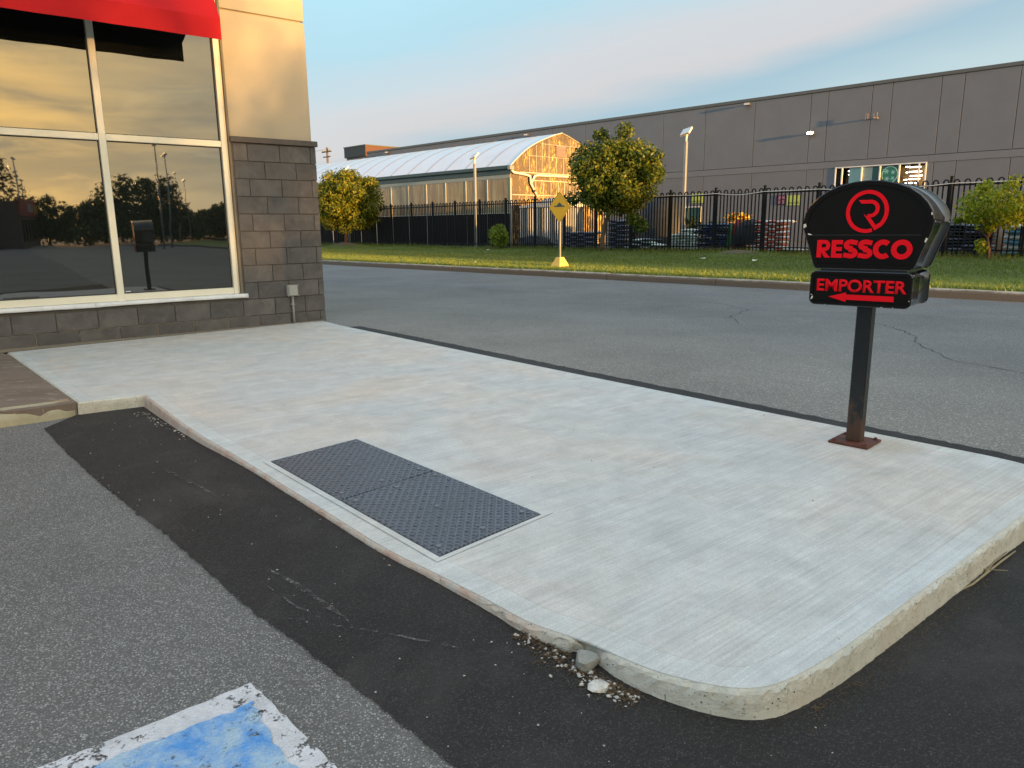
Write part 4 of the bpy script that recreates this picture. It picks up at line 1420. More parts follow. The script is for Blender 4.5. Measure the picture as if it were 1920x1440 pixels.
def solid(mb, pts, y):
    i0 = len(mb.v); mb.v += [(x, y, z) for x, z in pts]; mb.f.append(tuple(range(i0, i0 + len(pts)))); mb.s.append(False)


def thicken(me, t):
    import bmesh
    bm = bmesh.new(); bm.from_mesh(me)
    bmesh.ops.remove_doubles(bm, verts=bm.verts, dist=1e-6)
    bmesh.ops.recalc_face_normals(bm, faces=bm.faces)
    ext = bmesh.ops.extrude_face_region(bm, geom=bm.faces[:])
    vs = [e for e in ext['geom'] if isinstance(e, bmesh.types.BMVert)]
    bmesh.ops.translate(bm, verts=vs, vec=(0, -t, 0))
    bmesh.ops.recalc_face_normals(bm, faces=bm.faces)
    bm.to_mesh(me); bm.free()


# ring-and-letter logo
def arc(cx, cz, rx, rz, a0, a1, k):
    return [(cx + rx * math.cos(R(a0 + (a1 - a0) * i / k)), cz + rz * math.sin(R(a0 + (a1 - a0) * i / k))) for i in range(k + 1)]


lg_ = MB(); lc = (0.0115, 1.225)
rr_ = 0.0905
ringpts = arc(lc[0], lc[1], rr_ * 0.985, rr_ * 1.03, -66, -382 + 0, 56)
# circle opens at the lower right where the leg of the letter runs into it
ringpts = arc(lc[0], lc[1], 0.0895, 0.0940, -71, -360 - 47, 60)
stroke(lg_, ringpts, 0.0182, FY)
# leg joining the ring: from its lower right end back up to the bowl
lastp = ringpts[-1]
lg_o = lg_.obj('logo_ring', M['red'], up_c, flip=False); thicken(lg_o.data, .0025)
r_ = MB()
bowl = [(-0.024, 1.272), (0.022, 1.272)] + arc(0.026, 1.238, 0.033, 0.034, 82, -82, 18) + [(0.015, 1.204)]
stroke(r_, bowl, 0.0175, FY - .0002, miter0=(0.8, -1.0))
ro = r_.obj('logo_bowl', M['red'], up_c, flip=False); thicken(ro.data, .0025)
g_leg = MB()
solid(g_leg, [(0.001, 1.2128), (0.022, 1.1953 + .0005), (0.0345, 1.1953), (0.0600, 1.1585), (0.0740, 1.1720), (0.0860, 1.1560), (0.0560, 1.1330)][:0] or [(-0.003, 1.2125), (0.0245, 1.1945), (0.0300, 1.1945), (0.0565, 1.1590), (0.0700, 1.1700), (0.0810, 1.1540), (0.0535, 1.1335)], FY - .0006)
lo2 = g_leg.obj('logo_leg', M['red'], up_c, flip=False); thicken(lo2.data, .0025)


# lettering: heavy geometric capitals for the name
def L_R(mb, x, h, w, z, y):
    s = w * .34
    solid(mb, [(x, z), (x + s, z), (x + s * 1.0, z + h), (x, z + h)], y)
    xr = x + w * .62
    stroke(mb, [(x + s, z + h - s * .40)] + [(x + w * .52, z + h - s * .40)] + arc(x + w * .58, z + h * .68, w * .24, h * .32 - s * .40, 90, -90, 12) + [(x + s, z + h * .36 + s * .40)], s * .82, y)
    solid(mb, [(x + s * 1.02, z + h * .36), (x + w * .58, z + h * .36), (x + w * 1.02, z), (x + w * .60, z), (x + s * 1.02, z + h * .30)], y - .0002)


def L_E(mb, x, h, w, z, y):
    s = w * .36; t = h * .235
    solid(mb, [(x, z), (x + w * .88, z), (x + w * .88, z + t), (x + s, z + t), (x + s, z + h * .385), (x + w * .82, z + h * .385), (x + w * .82, z + h * .385 + t * .95), (x + s, z + h * .385 + t * .95), (x + s, z + h - t), (x + w * .88, z + h - t), (x + w * .88, z + h), (x, z + h)], y)


def L_S(mb, x, h, w, z, y):
    cx = x + w / 2; q = h * .255; rx = w * .30
    pts = [(cx + w * .42, z + h * .83)] + arc(cx, z + h * .715, rx, h * .17, 60, 270, 14)[1:] + arc(cx + w * .02, z + h * .285, rx, h * .17, 90, -120, 14)[:] + [(cx - w * .44, z + h * .17)]
    stroke(mb, pts, q, y)


def L_O(mb, x, h, w, z, y):
    stroke(mb, arc(x + w / 2, z + h / 2, w * .36, h * .375, 0, 360, 36)[:-1], h * .265, y, closed=True)


def L_C(mb, x, h, w, z, y):
    stroke(mb, arc(x + w * .52, z + h / 2, w * .37, h * .375, 48, 312, 28), h * .265, y)


rs_ = MB(); zb, hh = 0.9985, 0.0885
L_R(rs_, -0.217, hh, .068, zb, FY); L_E(rs_, -0.1445, hh, .062, zb, FY)
L_S(rs_, -0.0885, hh * 1.03, .074, zb - .001, FY); L_S(rs_, -0.0195, hh * 1.03, .074, zb - .001, FY)
L_C(rs_, 0.0525, hh * 1.05, .090, zb - .002, FY); L_O(rs_, 0.1345, hh * 1.05, .098, zb - .002, FY)
rso = rs_.obj('name_lettering', M['red'], up_c, flip=False); thicken(rso.data, .002)


def text_mesh(name, body, size, width, h, mat, parent, x0, z0, y, bold=0.0, ext=0.001, face_rot=True):
    cu = bpy.data.curves.new(name, 'FONT'); cu.body = body; cu.size = 1.0; cu.offset = bold; cu.extrude = 0.0
    tmp = bpy.data.objects.new(name, cu); COL.objects.link(tmp)
    dg = bpy.context.evaluated_depsgraph_get(); dg.update()
    me = bpy.data.meshes.new_from_object(tmp.evaluated_get(dg))
    COL.objects.unlink(tmp); bpy.data.objects.remove(tmp)
    co = np.empty(len(me.vertices) * 3, dtype=np.float32); me.vertices.foreach_get('co', co); co = co.reshape(-1, 3)
    mn, mx = co.min(0), co.max(0)
    x = (co[:, 0] - mn[0]) / (mx[0] - mn[0]) * width + x0; z = (co[:, 1] - mn[1]) / (mx[1] - mn[1]) * h + z0
    co = np.stack([x, np.full_like(x, y), z], -1); me.vertices.foreach_set('co', co.astype(np.float32).ravel())
    me.materials.clear(); me.materials.append(mat); me.update()
    if ext: thicken(me, ext)
    return link(name, me, parent)


text_mesh('emporter_lettering', 'EMPORTER', 1, 0.428, 0.0635, M['red'], lo_c, -0.204, 0.828, FY - .0005, bold=0.028)
ar = MB(); solid(ar, [(-0.141, .8005), (-0.055, .8255), (-0.0545, .8150), (0.169, .8150), (0.169, .7885), (-0.0545, .7885), (-0.055, .7770)], FY)
aro = ar.obj('arrow', M['red'], lo_c, flip=False); thicken(aro.data, .001)
# chipped corners showing the white plastic
ch = MB()
for pts in ([(-0.293, 1.166), (-0.281, 1.170), (-0.276, 1.155), (-0.283, 1.150), (-0.291, 1.147)], [(-0.262, 1.121), (-0.252, 1.117), (-0.244, 1.1125), (-0.262, 1.1115), (-0.268, 1.119)], [(0.2945, 1.213), (0.299, 1.219), (0.3025, 1.205), (0.298, 1.202)], [(0.292, 1.095), (0.285, 1.100), (0.279, 1.082), (0.284, 1.075)]):
    solid(ch, pts, -D2 - .0012)
co_ = ch.obj('chipped_spot', M['white_chip'], up_c); thicken(co_.data, .0006)
ch = MB()
for pts in ([(-0.226, .797), (-0.219, .803), (-0.218, .792), (-0.226, .782), (-0.230, .784)], [(-0.231, .8085), (-0.222, .8092), (-0.222, .8070), (-0.231, .8062)], [(-0.16, .7605), (-0.152, .7605), (-0.154, .7590)], [(0.11, .7612), (0.125, .7612), (0.118, .7590)], [(0.165, .7615), (0.172, .7620), (0.170, .7590)], [(0.2355, .798), (0.241, .800), (0.240, .793)]):
    solid(ch, pts, -D2 - .0012)
co_ = ch.obj('chipped_spot', M['white_chip'], lo_c); thicken(co_.data, .0006)
sw = MB()
for x, z, y in ((0.3085, 1.175, -D2 + .03), (0.309, 1.170, D2 - .03), (0.2440, .918, -D2 + .02), (0.2440, .80, -D2 + .02)):
    sw.tube([(x - .004, y, z), (x + .003, y, z)], .004, 6)
sw.obj('side_screws', M['galv'], up_c)

# ---------------------------------------------------------------- fence
fz = 0.16
fence = thing('fence', 'long black hoop-topped steel fence behind the grass verge', 'fence', loc=st(0, 23.6, 0), rz=ROT_ST)
posts = [-8.0, -6.2, -4.4, -2.6, -0.8, 1.05, 2.88, 4.73, 6.58, 8.43, 10.28, 12.09, 13.90, 15.74, 17.5, 19.22, 20.9, 22.59, 24.39, 26.13, 27.89, 29.60, 31.34, 33.12, 34.9, 36.7, 38.5, 40.3, 42.1, 43.9, 45.7]
pm = MB(); pm.cbox(-.036, .036, -.036, .036, 0, 2.235, 0.004); pm.cbox(-.042, .042, -.042, .042, 2.235, 2.262, 0.008)
pme = pm.mesh('fence_post', M['fence_black']); fix_normals(pme)
pitch = 1.80 / 14
hp = MB(); rr2 = pitch / 2
path = [(-rr2, 0, .10), (-rr2, 0, 2.08)] + [(rr2 * math.cos(R(a)), 0, 2.08 + rr2 * 1.25 * math.sin(R(a))) for a in (180 - 25, 130, 105, 75, 50, 25)] + [(rr2, 0, 2.08), (rr2, 0, .10)]
hp.tube(path, 0.0235, 4, smooth=False)
hme = hp.mesh('hoop_picket', M['fence_black']); fix_normals(hme)
for i, a in enumerate(posts):
    link('fence_post', pme, fence, (-a, 0, fz))
    if i:
        a_prev = posts[i - 1]; span = a - a_prev
        for k in range(7):
            o = link('hoop_picket', hme, fence, (-(a_prev + span * (k + .5) / 7), 0, fz)); o.scale = (span / 1.8, 1, 1)
        for z in (0.22, 1.99):
            rl = MB(); rl.box(-a + .037, -a_prev - .037, -.022, .022, z + fz, z + fz + .045); rl.obj('fence_rail', M['fence_black'], fence)
# slack white cable along the top rail
cbp = []
for i in range(0, 130):
    a = 0.0 + i * 0.13
    seg = max(j for j, p in enumerate(posts) if p <= a + 1e-6) if a >= posts[0] else 0
    t = (a - posts[seg]) / (posts[seg + 1] - posts[seg])
    cbp.append(tuple(st(a, 23.55, 2.215 - 0.07 * math.sin(math.pi * t) * (0.5 + 0.5 * math.sin(seg * 2.3 + 1)) + .005)))
cb = MB(); cb.tube(cbp, 0.011, 5); tag(cb.obj('cable', M['cable']), 'thin white cable draped along the top rail of the black fence', 'cable')

# ---------------------------------------------------------------- warehouse
WN = 45.0
wh = thing('warehouse', 'long grey panel walled warehouse behind the fence', 'warehouse', loc=st(0, WN, 0), rz=ROT_ST)
joints = [-24, -20.6, -17.2, -13.8, -10.4, -7.0, -3.6, -0.2, 1.0, 3.0, 4.1, 6.4, 7.5, 10.0, 12.44, 13.51, 15.95, 17.0, 19.45, 20.47, 24.03, 27.52, 30.79, 34.37, 37.81, 41.19, 45.67, 49.13, 52.59, 55.85, 59.3, 62.8, 66.3, 70.8]
bk = MB(); bk.box(-70.8, -18.80, 0.06, 40, 0.14, 8.60); bk.box(-13.80, 24, 0.06, 40, 0.14, 8.60); bk.box(-18.799, -13.801, 0.06, 40, 0.14, 2.94); bk.box(-18.799, -13.801, 0.06, 40, 4.39, 8.60); bk.box(-18.799, -13.801, 1.7, 40, 2.941, 4.389); bk.obj('core_wall', M['joint'], wh)
for a, b in zip(joints[:-1], joints[1:]):
    q = MB(); q.cbox(-b + .014, -a - .014, 0, .058, 4.725, 8.66, .01); q.obj('wall_panel', M['panel_grey'], wh)
    parts = [(a, b, 0.10, 4.325)]
    if b > 13.85 and a < 18.76:   # window opening
        parts = [(a, b, 0.10, 2.95)]
        if a < 13.85: parts.append((a, 13.83, 2.95, 4.325))
        if b > 18.78: parts.append((18.78, b, 2.95, 4.325))
    for pa, pb, z0, z1 in parts:
        q = MB(); q.cbox(-pb + .014, -pa - .014, .012, .058, z0, z1, .01); q.obj('lower_panel', M['panel_low'], wh)
bd = MB(); bd.cbox(-70.8, -18.80, -.012, .058, 4.329, 4.700, .01); bd.cbox(-13.80, 24, -.012, .058, 4.329, 4.700, .01); bd.cbox(-18.799, -13.801, -.012, .058, 4.385, 4.700, .01); bd.obj('wall_band', M['band_grey'], wh)
cpw = MB(); cpw.cbox(-70.9, 24.1, -.06, 40, 8.66, 8.86, .02); cpw.obj('coping', M['cap'], wh)
# window with a lit sales floor behind it
wf_ = MB()
wf_.cbox(-18.76, -13.84, -.03, .05, 4.30, 4.37, .006); wf_.cbox(-18.76, -13.84, -.03, .05, 2.95, 3.02, .006)
for a in (18.72, 18.34, 17.24, 16.24, 15.22, 14.22, 13.88):
    wf_.cbox(-a - .04, -a + .04, -.032, .048, 3.021, 4.299, .006)
wwin = wf_.obj('window', M['white'], wh)
rm = MB(); rm.box(-18.7, -13.9, .051, 1.6, 2.95, 2.99); rm.box(-18.7, -13.9, 1.55, 1.60, 2.99, 4.3); rm.obj('shop_interior', M['shop_wall'], wwin)
tl_ = MB(); tl_.box(-17.95, -17.27, .052, .08, 3.02, 4.28); tl_.obj('blind', M['teal'], wwin)
tl_ = MB(); tl_.box(-17.20, -16.66, .052, .08, 3.02, 4.28); tl_.obj('blind', simple('pale blind', (0.36, 0.40, 0.34), .6, .06), wwin)
tl_ = MB(); tl_.box(-16.655, -16.28, .052, .08, 3.02, 4.28); tl_.obj('blind', M['teal_dark'], wwin)
em = MB(); em.box(-16.2, -15.26, .075, .08, 3.02, 4.29); em.obj('emblem_backing', M['teal_dark'], wwin)
em = MB(); solid(em, arc(-15.72, 3.80, .44, .46, 0, 360, 28)[:-1], .070); em.obj('emblem_disc', M['mint'], wwin)
em = MB(); solid(em, arc(-15.72, 3.80, .39, .41, 0, 360, 28)[:-1], .066); em.obj('emblem_field', M['green_emblem'], wwin)
em = MB()
for (cx, cz, r0) in ((-15.90, 3.98, .17), (-15.55, 3.92, .15), (-15.85, 3.58, .15), (-15.55, 3.60, .13)):
    pts = []
    for k in range(24):
        a = 2 * math.pi * k / 24; rr3 = r0 * (0.62 + 0.38 * math.cos(6 * a)); pts.append((cx + rr3 * math.cos(a), cz + rr3 * math.sin(a)))
    solid(em, pts, .062)
em.obj('emblem_flowers', M['mint'], wwin)
tbm = MB()
for k, (a, z, w2) in enumerate([(14.62, 4.14, .60), (14.60, 3.90, .62), (14.58, 3.68, .62), (14.60, 3.50, .55), (15.02, 4.18, .22), (15.05, 3.88, .14), (15.03, 3.48, .20), (15.02, 3.30, .22), (14.7, 3.30, .5), (18.18, 4.12, .10), (18.16, 3.92, .14)]):
    tbm.box(-a - w2 / 2, -a + w2 / 2, .60 + .1 * (k % 3), .66 + .1 * (k % 3), z, z + .05)
tbm.obj('ceiling_tubes', M['tube_light'], wwin)
gl = MB(); gl.box(-14.86, -14.82, .3, .34, 3.02, 4.28); gl.obj('shelf_post', M['louvre'], wwin)
# wall lights
def wall_light(a, z, lit, label):
    w = thing('wall_light', label, 'wall light', loc=st(a, WN, z), rz=ROT_ST, group='floodlights fixed to the warehouse wall')
    q = MB(); q.cbox(-.04, .04, -.119, -.002, -.05, .02, .01); q.obj('bracket', M['cap'], w)
    q = MB(); q.prism([(-.20, -.07), (.20, -.07), (.16, .07), (-.16, .07)], -.30, -.12, 'y'); q.obj('lamp_housing', M['cap'], w)
    q = MB(); q.box(-.16, .16, -.315, -.302, -.06, .06); q.obj('lens', M['flood'] if lit else M['white'], w)
    return w


wall_light(20.28, 6.41, True, 'lit floodlight on the warehouse wall above the fence')
wall_light(24.48, 8.52, False, 'unlit wall light under the warehouse coping, right of the tree')
wall_light(43.82, 8.42, False, 'unlit wall light just above the greenhouse ridge')
wall_light(63.19, 8.50, False, 'unlit wall light beside the dark rooftop box')
hk = thing('sign_brackets', 'four short pale steel brackets sticking out of the warehouse wall', 'brackets', loc=st(16.9, WN, 7.0), rz=ROT_ST)
for dx, l in ((-.28, .34), (-.16, .30), (.16, .28), (.34, .34)):
    q = MB(); q.cbox(dx - .018, dx + .018, -.24, -.002, -l / 2 + .02, -l / 2 + .06, .003); q.cbox(dx - .02, dx + .02, -.27, -.24, -l / 2, l / 2, .003); q.obj('bracket', M['louvre'], hk)
rbx = thing('roof_box', 'dark rooftop box with rust brown side at the far end of the warehouse', 'roof box', loc=st(68.5, WN + 1.0, 8.86), rz=ROT_ST)
q = MB(); q.box(-2.4, 1.55, -1.2, 3, -.4, .62); q.obj('box_cladding', M['roof_box'], rbx)
q = MB(); q.box(1.56, 1.62, -1.2, 3, -.4, .62); q.obj('end_cladding', M['roof_box_side'], rbx)
q = MB(); q.box(-2.45, 1.68, -1.25, 3.05, .62, .72); q.obj('box_coping', M['cap'], rbx)

# banners and openings on the lower wall
def banner(a, z, w, h, mat, txt, tmat, label, th=.09, rows=1, tz=None):
    b = thing('banner', label, 'banner', loc=st(a, WN - .02, z), rz=ROT_ST)
    q = MB(); q.box(-w / 2, w / 2, -.006, .006, -h / 2, h / 2); q.obj('banner_sheet', mat, b)
    for k, s_ in enumerate(txt):
        zz = (h / 2 - (k + 1) * h / (len(txt) + .25)) if tz is None else tz
        text_mesh('banner_lettering', s_, 1, w * .78, th, tmat, b, -w * .39, zz, -.012, bold=.02, ext=0)
    return b


banner(27.92, 2.92, .92, .62, M['lime'], ['SERRES'], M['print_dark'], 'lime green banner over the white doorway of the warehouse', .09, tz=-.25)
banner(21.96, 2.62, .62, .58, M['pink_dark'], ['SEM', 'SCS'], M['pink'], 'dark banner with pink letters on the warehouse wall', .20)
banner(21.13, 2.58, .88, .60, M['lime'], ['MARCHE'], M['print_dark'], 'lime green banner right of the pink lettered one', .09, tz=-.2)
dr = thing('doorway', 'white framed garden centre doorway behind the fence', 'doorway', loc=st(28.6, WN, 0.14), rz=ROT_ST)
q = MB(); q.cbox(-1.05, -.97, -.06, .0, 0, 2.25, .01); q.cbox(.97, 1.05, -.06, .0, 0, 2.25, .01); q.cbox(-.969, .969, -.06, .0, 2.17, 2.25, .01); q.cbox(-.04, .04, -.05, 0, 0, 2.169, .01); q.obj('door_frame', M['white'], dr)
q = MB(); q.box(-.965, -.045, -.03, -.01, 0, 2.16); q.box(.045, .965, -.03, -.01, 0, 2.16); q.obj('door_leaf', M['teal_dark'], dr)
q = MB(); q.quad((-.8, -.05, 1.2), (-.7, -.05, 1.2), (-.45, -.05, 1.75), (-.55, -.05, 1.75)); q.obj('door_brace', M['white'], dr)
dr2 = thing('side_door', 'narrow pale framed door left of the green doorway', 'door', loc=st(30.8, WN, 0.14), rz=ROT_ST)
q = MB(); q.cbox(-.42, -.34, -.05, 0, 0, 2.1, .01); q.cbox(.34, .42, -.05, 0, 0, 2.1, .01); q.cbox(-.339, .339, -.05, 0, 2.02, 2.1, .01); q.obj('door_frame', M['louvre'], dr2)
q = MB(); q.box(-.335, .335, -.02, -.005, 0, 2.01); q.obj('door_leaf', M['interior_dark'], dr2)

# ---------------------------------------------------------------- greenhouse
GA, GN0, GN1 = 28.57, 28.0, 36.0
gh = thing('greenhouse', 'long greenhouse with white arched roof and golden glinting gable', 'greenhouse', loc=st(GA, GN0, 0.14), rz=ROT_ST)
# local: x = -A (0 at the gable, negative to the far end), y = across
ZE, ZR = 4.14, 6.05
GL = 36.0
def arch(t):
    """t 0..1 across the span; a pointed bow"""
    d = abs(t - 0.5) * 8
    return float(np.interp(d, [0, .6, 1.3, 1.9, 2.45, 2.9, 3.25, 3.6, 4.0], [ZR, 5.90, 5.68, 5.46, 5.22, 4.96, 4.73, 4.47, ZE]))
prof = [(8.0 * i / 28, arch(i / 28)) for i in range(29)]
rf = MB(); k = 21
for j in range(k + 1):
    x = 0.10 - (GL + .1) * j / k
    for y, z in prof: rf.v.append((x, y, z))
for j in range(k):
    for i in range(28):
        rf.f.append((j * 29 + i, j * 29 + i + 1, (j + 1) * 29 + i + 1, (j + 1) * 29 + i)); rf.s.append(True)
rf.obj('roof', M['gh_roof'], gh)
ribm = MB(); ribm.tube([(0, y, z + .004) for y, z in prof], .016, 5, smooth=True); rme = ribm.mesh('roof_rib', M['gh_rib']); fix_normals(rme)
for j in range(1, 21): link('roof_rib', rme, gh, (-1.77 * j, 0, 0))
gt = MB(); gt.cbox(-GL, .12, -.20, -.02, ZE - .16, ZE + .02, .015); gt.cbox(-GL, .06, -.05, .0, ZE - .42, ZE - .165, .01); gt.obj('gutter', M['gutter'], gh)
dk = simple('pale fascia', (0.30, 0.33, 0.30), .5, .08)
gf = MB(); gf.box(-GL, 0.0, -.02, .0, ZE - .62, ZE - .425); gf.obj('fascia', dk, gh)
for j in range(20):
    q = MB(); x1 = -1.77 * j - .03; x0 = -1.77 * (j + 1) + .03
    q.box(x0, x1, .0, .03, 1.75, ZE - .625); q.obj('side_panel', M['gh_side'], gh)
    q = MB(); q.box(x0, x1, .01, .03, 0, 1.72); q.obj('lower_side_panel', simple('dark lower panel', (0.012, 0.010, 0.010), .9, spec=.05), gh)
q = MB()
for j in range(21): q.cbox(-1.77 * j - .03, -1.77 * j + .03, -.02, .06, 0, ZE - .62, .006)
q.cbox(-GL, 0, -.03, -.001, 1.72, 1.76, .004)
q.obj('side_posts', M['gh_frame'], gh)
# gable
gp = [(0.0, 0.0)] + [(y, z - .02) for y, z in prof] + [(8.0, 0.0)]
q = MB(); q.v += [(0, y, z) for y, z in gp] + [(-.04, y, z) for y, z in gp]; n_ = len(gp)
q.f.append(tuple(range(n_))); q.f.append(tuple(range(2 * n_ - 1, n_ - 1, -1))); q.s += [False, False]
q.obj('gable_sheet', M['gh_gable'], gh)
q = MB(); q.tube([(.03, y, z + .0) for y, z in prof], .036, 6); q.obj('gable_trim', M['gh_frame'], gh)
q = MB()
def gbar(y0, z0, y1, z1, w=.018):
    w *= .62
    if abs(y1 - y0) > abs(z1 - z0): q.cbox(.001, .045, y0, y1, z0 - w, z0 + w, .004)
    else: q.cbox(.001, .040, y0 - w, y0 + w, z0, z1, .004)
for y in (1.40, 1.95, 2.42, 2.93, 3.52, 4.14, 4.68, 5.2, 5.75, 6.3, 6.9): gbar(y, 3.90, y, min(arch(y / 8) - .10, 5.3 if 3.4 < y < 4.3 else 9), .022)
for y in (1.88, 2.49, 3.10, 3.72, 4.20, 4.68, 5.3, 5.9, 6.5): gbar(y, 2.72, y, 3.40, .035)
gbar(1.3, 4.72, 6.7, 4.72); gbar(2.3, 5.38, 5.7, 5.38); gbar(.7, 3.84, 7.4, 3.84, .04); gbar(1.6, 3.45, 6.7, 3.45, .04); gbar(.1, 2.68, 7.9, 2.68, .035)
q.obj('glazing_bars', M['gh_frame'], gh)
lv = MB(); lv.box(.046, .06, 3.50, 4.25, 4.76, 5.36); lvo = lv.obj('louvre_vent', M['louvre'], gh)
for k in range(8):
    q = MB(); z = 4.79 + k * .07; q.prism([(.06, z), (.10, z - .01), (.065, z + .055)], 3.53, 4.22, 'y')
    q.v = [(x, y, zz) for x, y, zz in q.v]; q.obj('slat', M['louvre'], lvo)
cv = [(3.53, 4.76, 5.36)]
pp = MB(); pp.tube([(.14, -.05, 3.92), (.14, .12, 3.80), (.14, 1.0, 3.72), (.14, 1.34, 3.66), (.14, 1.38, 3.30), (.14, 1.93, 2.58)], .062, 8)
pp.tube([(.14, 1.42, 3.28), (.14, 1.70, 3.68), (.14, 1.95, 3.72), (.14, 6.9, 3.74)], .062, 8)
pp.obj('rain_pipe', M['pvc'], gh)
pp = MB(); pp.cbox(.02, .22, -.22, .08, 3.93, 4.13, .01); pp.obj('gutter_outlet', M['galv'], gh)
pp = MB(); pp.tube([(.14, 1.62, 2.96), (.14, 1.68, 2.87)], .085, 8); pp.obj('pipe_clamp', M['joint'], gh)

# white ribbed storage container with a curved lid standing in front of the gable
tk = thing('storage_container', 'white ribbed container with a rounded lid behind the fence', 'container', loc=st(25.1, 26.6, 0.14), rz=ROT_ST)
q = MB(); q.cbox(-1.35, 1.35, 0, 1.6, .05, 1.92, .02); q.obj('container_body', simple('container side', (0.24, 0.25, 0.26), .6, .15, 2), tk)
q = MB()
for k in range(17): q.cbox(-1.33 + k * .163, -1.27 + k * .163, -.05, -.001, .4, 1.90, .01)
q.obj('side_ribs', M['white'], tk)
q = MB(); q.prism([(-1.4, 1.93), (1.45, 1.93), (1.47, 2.10), (1.38, 2.30), (1.1, 2.36), (.55, 2.34), (.1, 2.20), (-1.4, 2.0)], -.08, 1.7, 'y'); q.obj('container_lid', M['white'], tk)

# ---------------------------------------------------------------- yard goods behind the fence
def bag_mesh(w, d, h, mat, seed):
    q = random.Random(seed); mb = MB(); nx_, ny_ = 6, 4
    def P(i, j, s):
        u = i / nx_ * 2 - 1; v = j / ny_ * 2 - 1
        e = (1 - abs(u) ** 3.5) * (1 - abs(v) ** 3.5)
        return (u * w / 2, v * d / 2, h / 2 + s * h / 2 * (0.25 + 0.75 * e) + q.gauss(0, h * .03))
    top_ = [[P(i, j, 1) for i in range(nx_ + 1)] for j in range(ny_ + 1)]
    bot_ = [[P(i, j, -1) for i in range(nx_ + 1)] for j in range(ny_ + 1)]
    W_ = nx_ + 1
    for rows in (top_, bot_):
        for r__ in rows: mb.v += r__
    off = W_ * (ny_ + 1)
    for j in range(ny_):
        for i in range(nx_):
            a = j * W_ + i
            mb.f.append((a, a + 1, a + W_ + 1, a + W_)); mb.f.append((off + a + W_, off + a + W_ + 1, off + a + 1, off + a)); mb.s += [True, True]
    for i in range(nx_):
        mb.f.append((i, off + i, off + i + 1, i + 1)); a = ny_ * W_ + i; mb.f.append((a, a + 1, off + a + 1, off + a)); mb.s += [True, True]
    for j in range(ny_):
        a = j * W_; mb.f.append((a, a + W_, off + a + W_, off + a)); b = a + nx_; mb.f.append((b, off + b, off + b + W_, b + W_)); mb.s += [True, True]
    me = mb.mesh('bag', mat); fix_normals(me); return me


def bag_pallet(a, n, w, d, h, mats, label, bag_h=.11, bag_w=.42, round_top=0, seed=1):
    q = random.Random(seed)
    t_ = thing('bag_pallet', label, 'pallet of bags', loc=st(a, n, .14), rz=ROT_ST, group='pallets of bagged goods behind the fence')
    pm_ = MB()
    for k in range(5): pm_.box(-w / 2, w / 2, -d / 2 + k * (d - .1) / 4, -d / 2 + .1 + k * (d - .1) / 4, .09, .11)
    for k in range(3): pm_.box(-w / 2 + k * (w - .09) / 2, -w / 2 + .09 + k * (w - .09) / 2, -d / 2, d / 2, 0, .089)
    pm_.obj('pallet', M['wood'], t_)
    nw = max(1, round(w / bag_w)); nd = max(1, round(d / .5)); nh = int((h - .1) / (bag_h * .86))
    ms = [bag_mesh(w / nw * 1.06, d / nd * 1.05, bag_h, mm, seed + i) for i, mm in enumerate(mats)]
    for k in range(nh):
        for i in range(nw):
            for j in range(nd):
                if j > 0 and k < nh - 1: continue
                x = -w / 2 + (i + .5) * w / nw
                if round_top and k >= nh - round_top and abs(x) > w / 2 * (1 - (k - (nh - round_top) + 1) / (round_top + 1.2)): continue
                mi = (k + i) % len(ms) if len(ms) < 3 else q.randrange(len(ms))
                o = link('bag', ms[mi], t_, (x + q.gauss(0, .018), -d / 2 + (j + .5) * d / nd + q.gauss(0, .015), .11 + k * bag_h * .86))
                o.rotation_euler = (q.gauss(0, .03), q.gauss(0, .03), q.gauss(0, .05))
    return t_


bag_pallet(15.90, 25.2, 1.15, .95, .86, [M['bag_white']], 'pallet of pale mint bags left of the blue ones', round_top=3, seed=3)
bag_pallet(14.72, 25.3, 1.25, .95, 1.12, [M['bag_blue'], M['bag_blue'], M['bag_violet'], M['bag_dark']], 'tall pallet of navy blue bags with pale print', seed=13)
bag_pallet(12.45, 25.2, 1.05, .95, 1.20, [M['bag_rw'], M['bag_red']], 'tall pallet of white and orange-red striped bags beside the black sign', seed=23, bag_w=.3, bag_h=.10)
bag_pallet(17.95, 25.4, 1.7, .95, .50, [M['bag_white'], M['bag_dark']], 'low slumped pallet of pale bags right of the big tree', round_top=3, seed=33)
bag_pallet(19.55, 25.8, .9, .95, 1.50, [M['bag_violet'], M['bag_dark']], 'tall dark pallet of violet bags just right of the tree trunk', round_top=5, seed=43, bag_w=.4)
bag_pallet(11.60, 25.2, .6, .9, .28, [M['bag_rw']], 'nearly empty pallet of white bags hidden by the black sign', seed=53)
bag_pallet(5.05, 24.6, .5, .9, .95, [M['sky_bag'], M['bag_rw']], 'small pallet of light blue bags at the right photo edge', seed=63, bag_w=.5, bag_h=.16)
bag_pallet(21.5, 25.6, 1.6, .95, .80, [M['bag_dark'], M['bag_violet']], 'dark low pallet of bags left of the tree trunk', seed=73)
bag_pallet(6.6, 25.0, 1.9, .95, 1.00, [M['bag_dark'], M['bag_dark'], M['bag_violet']], 'dark pallet of bags behind the fence, right of the black sign', seed=83)


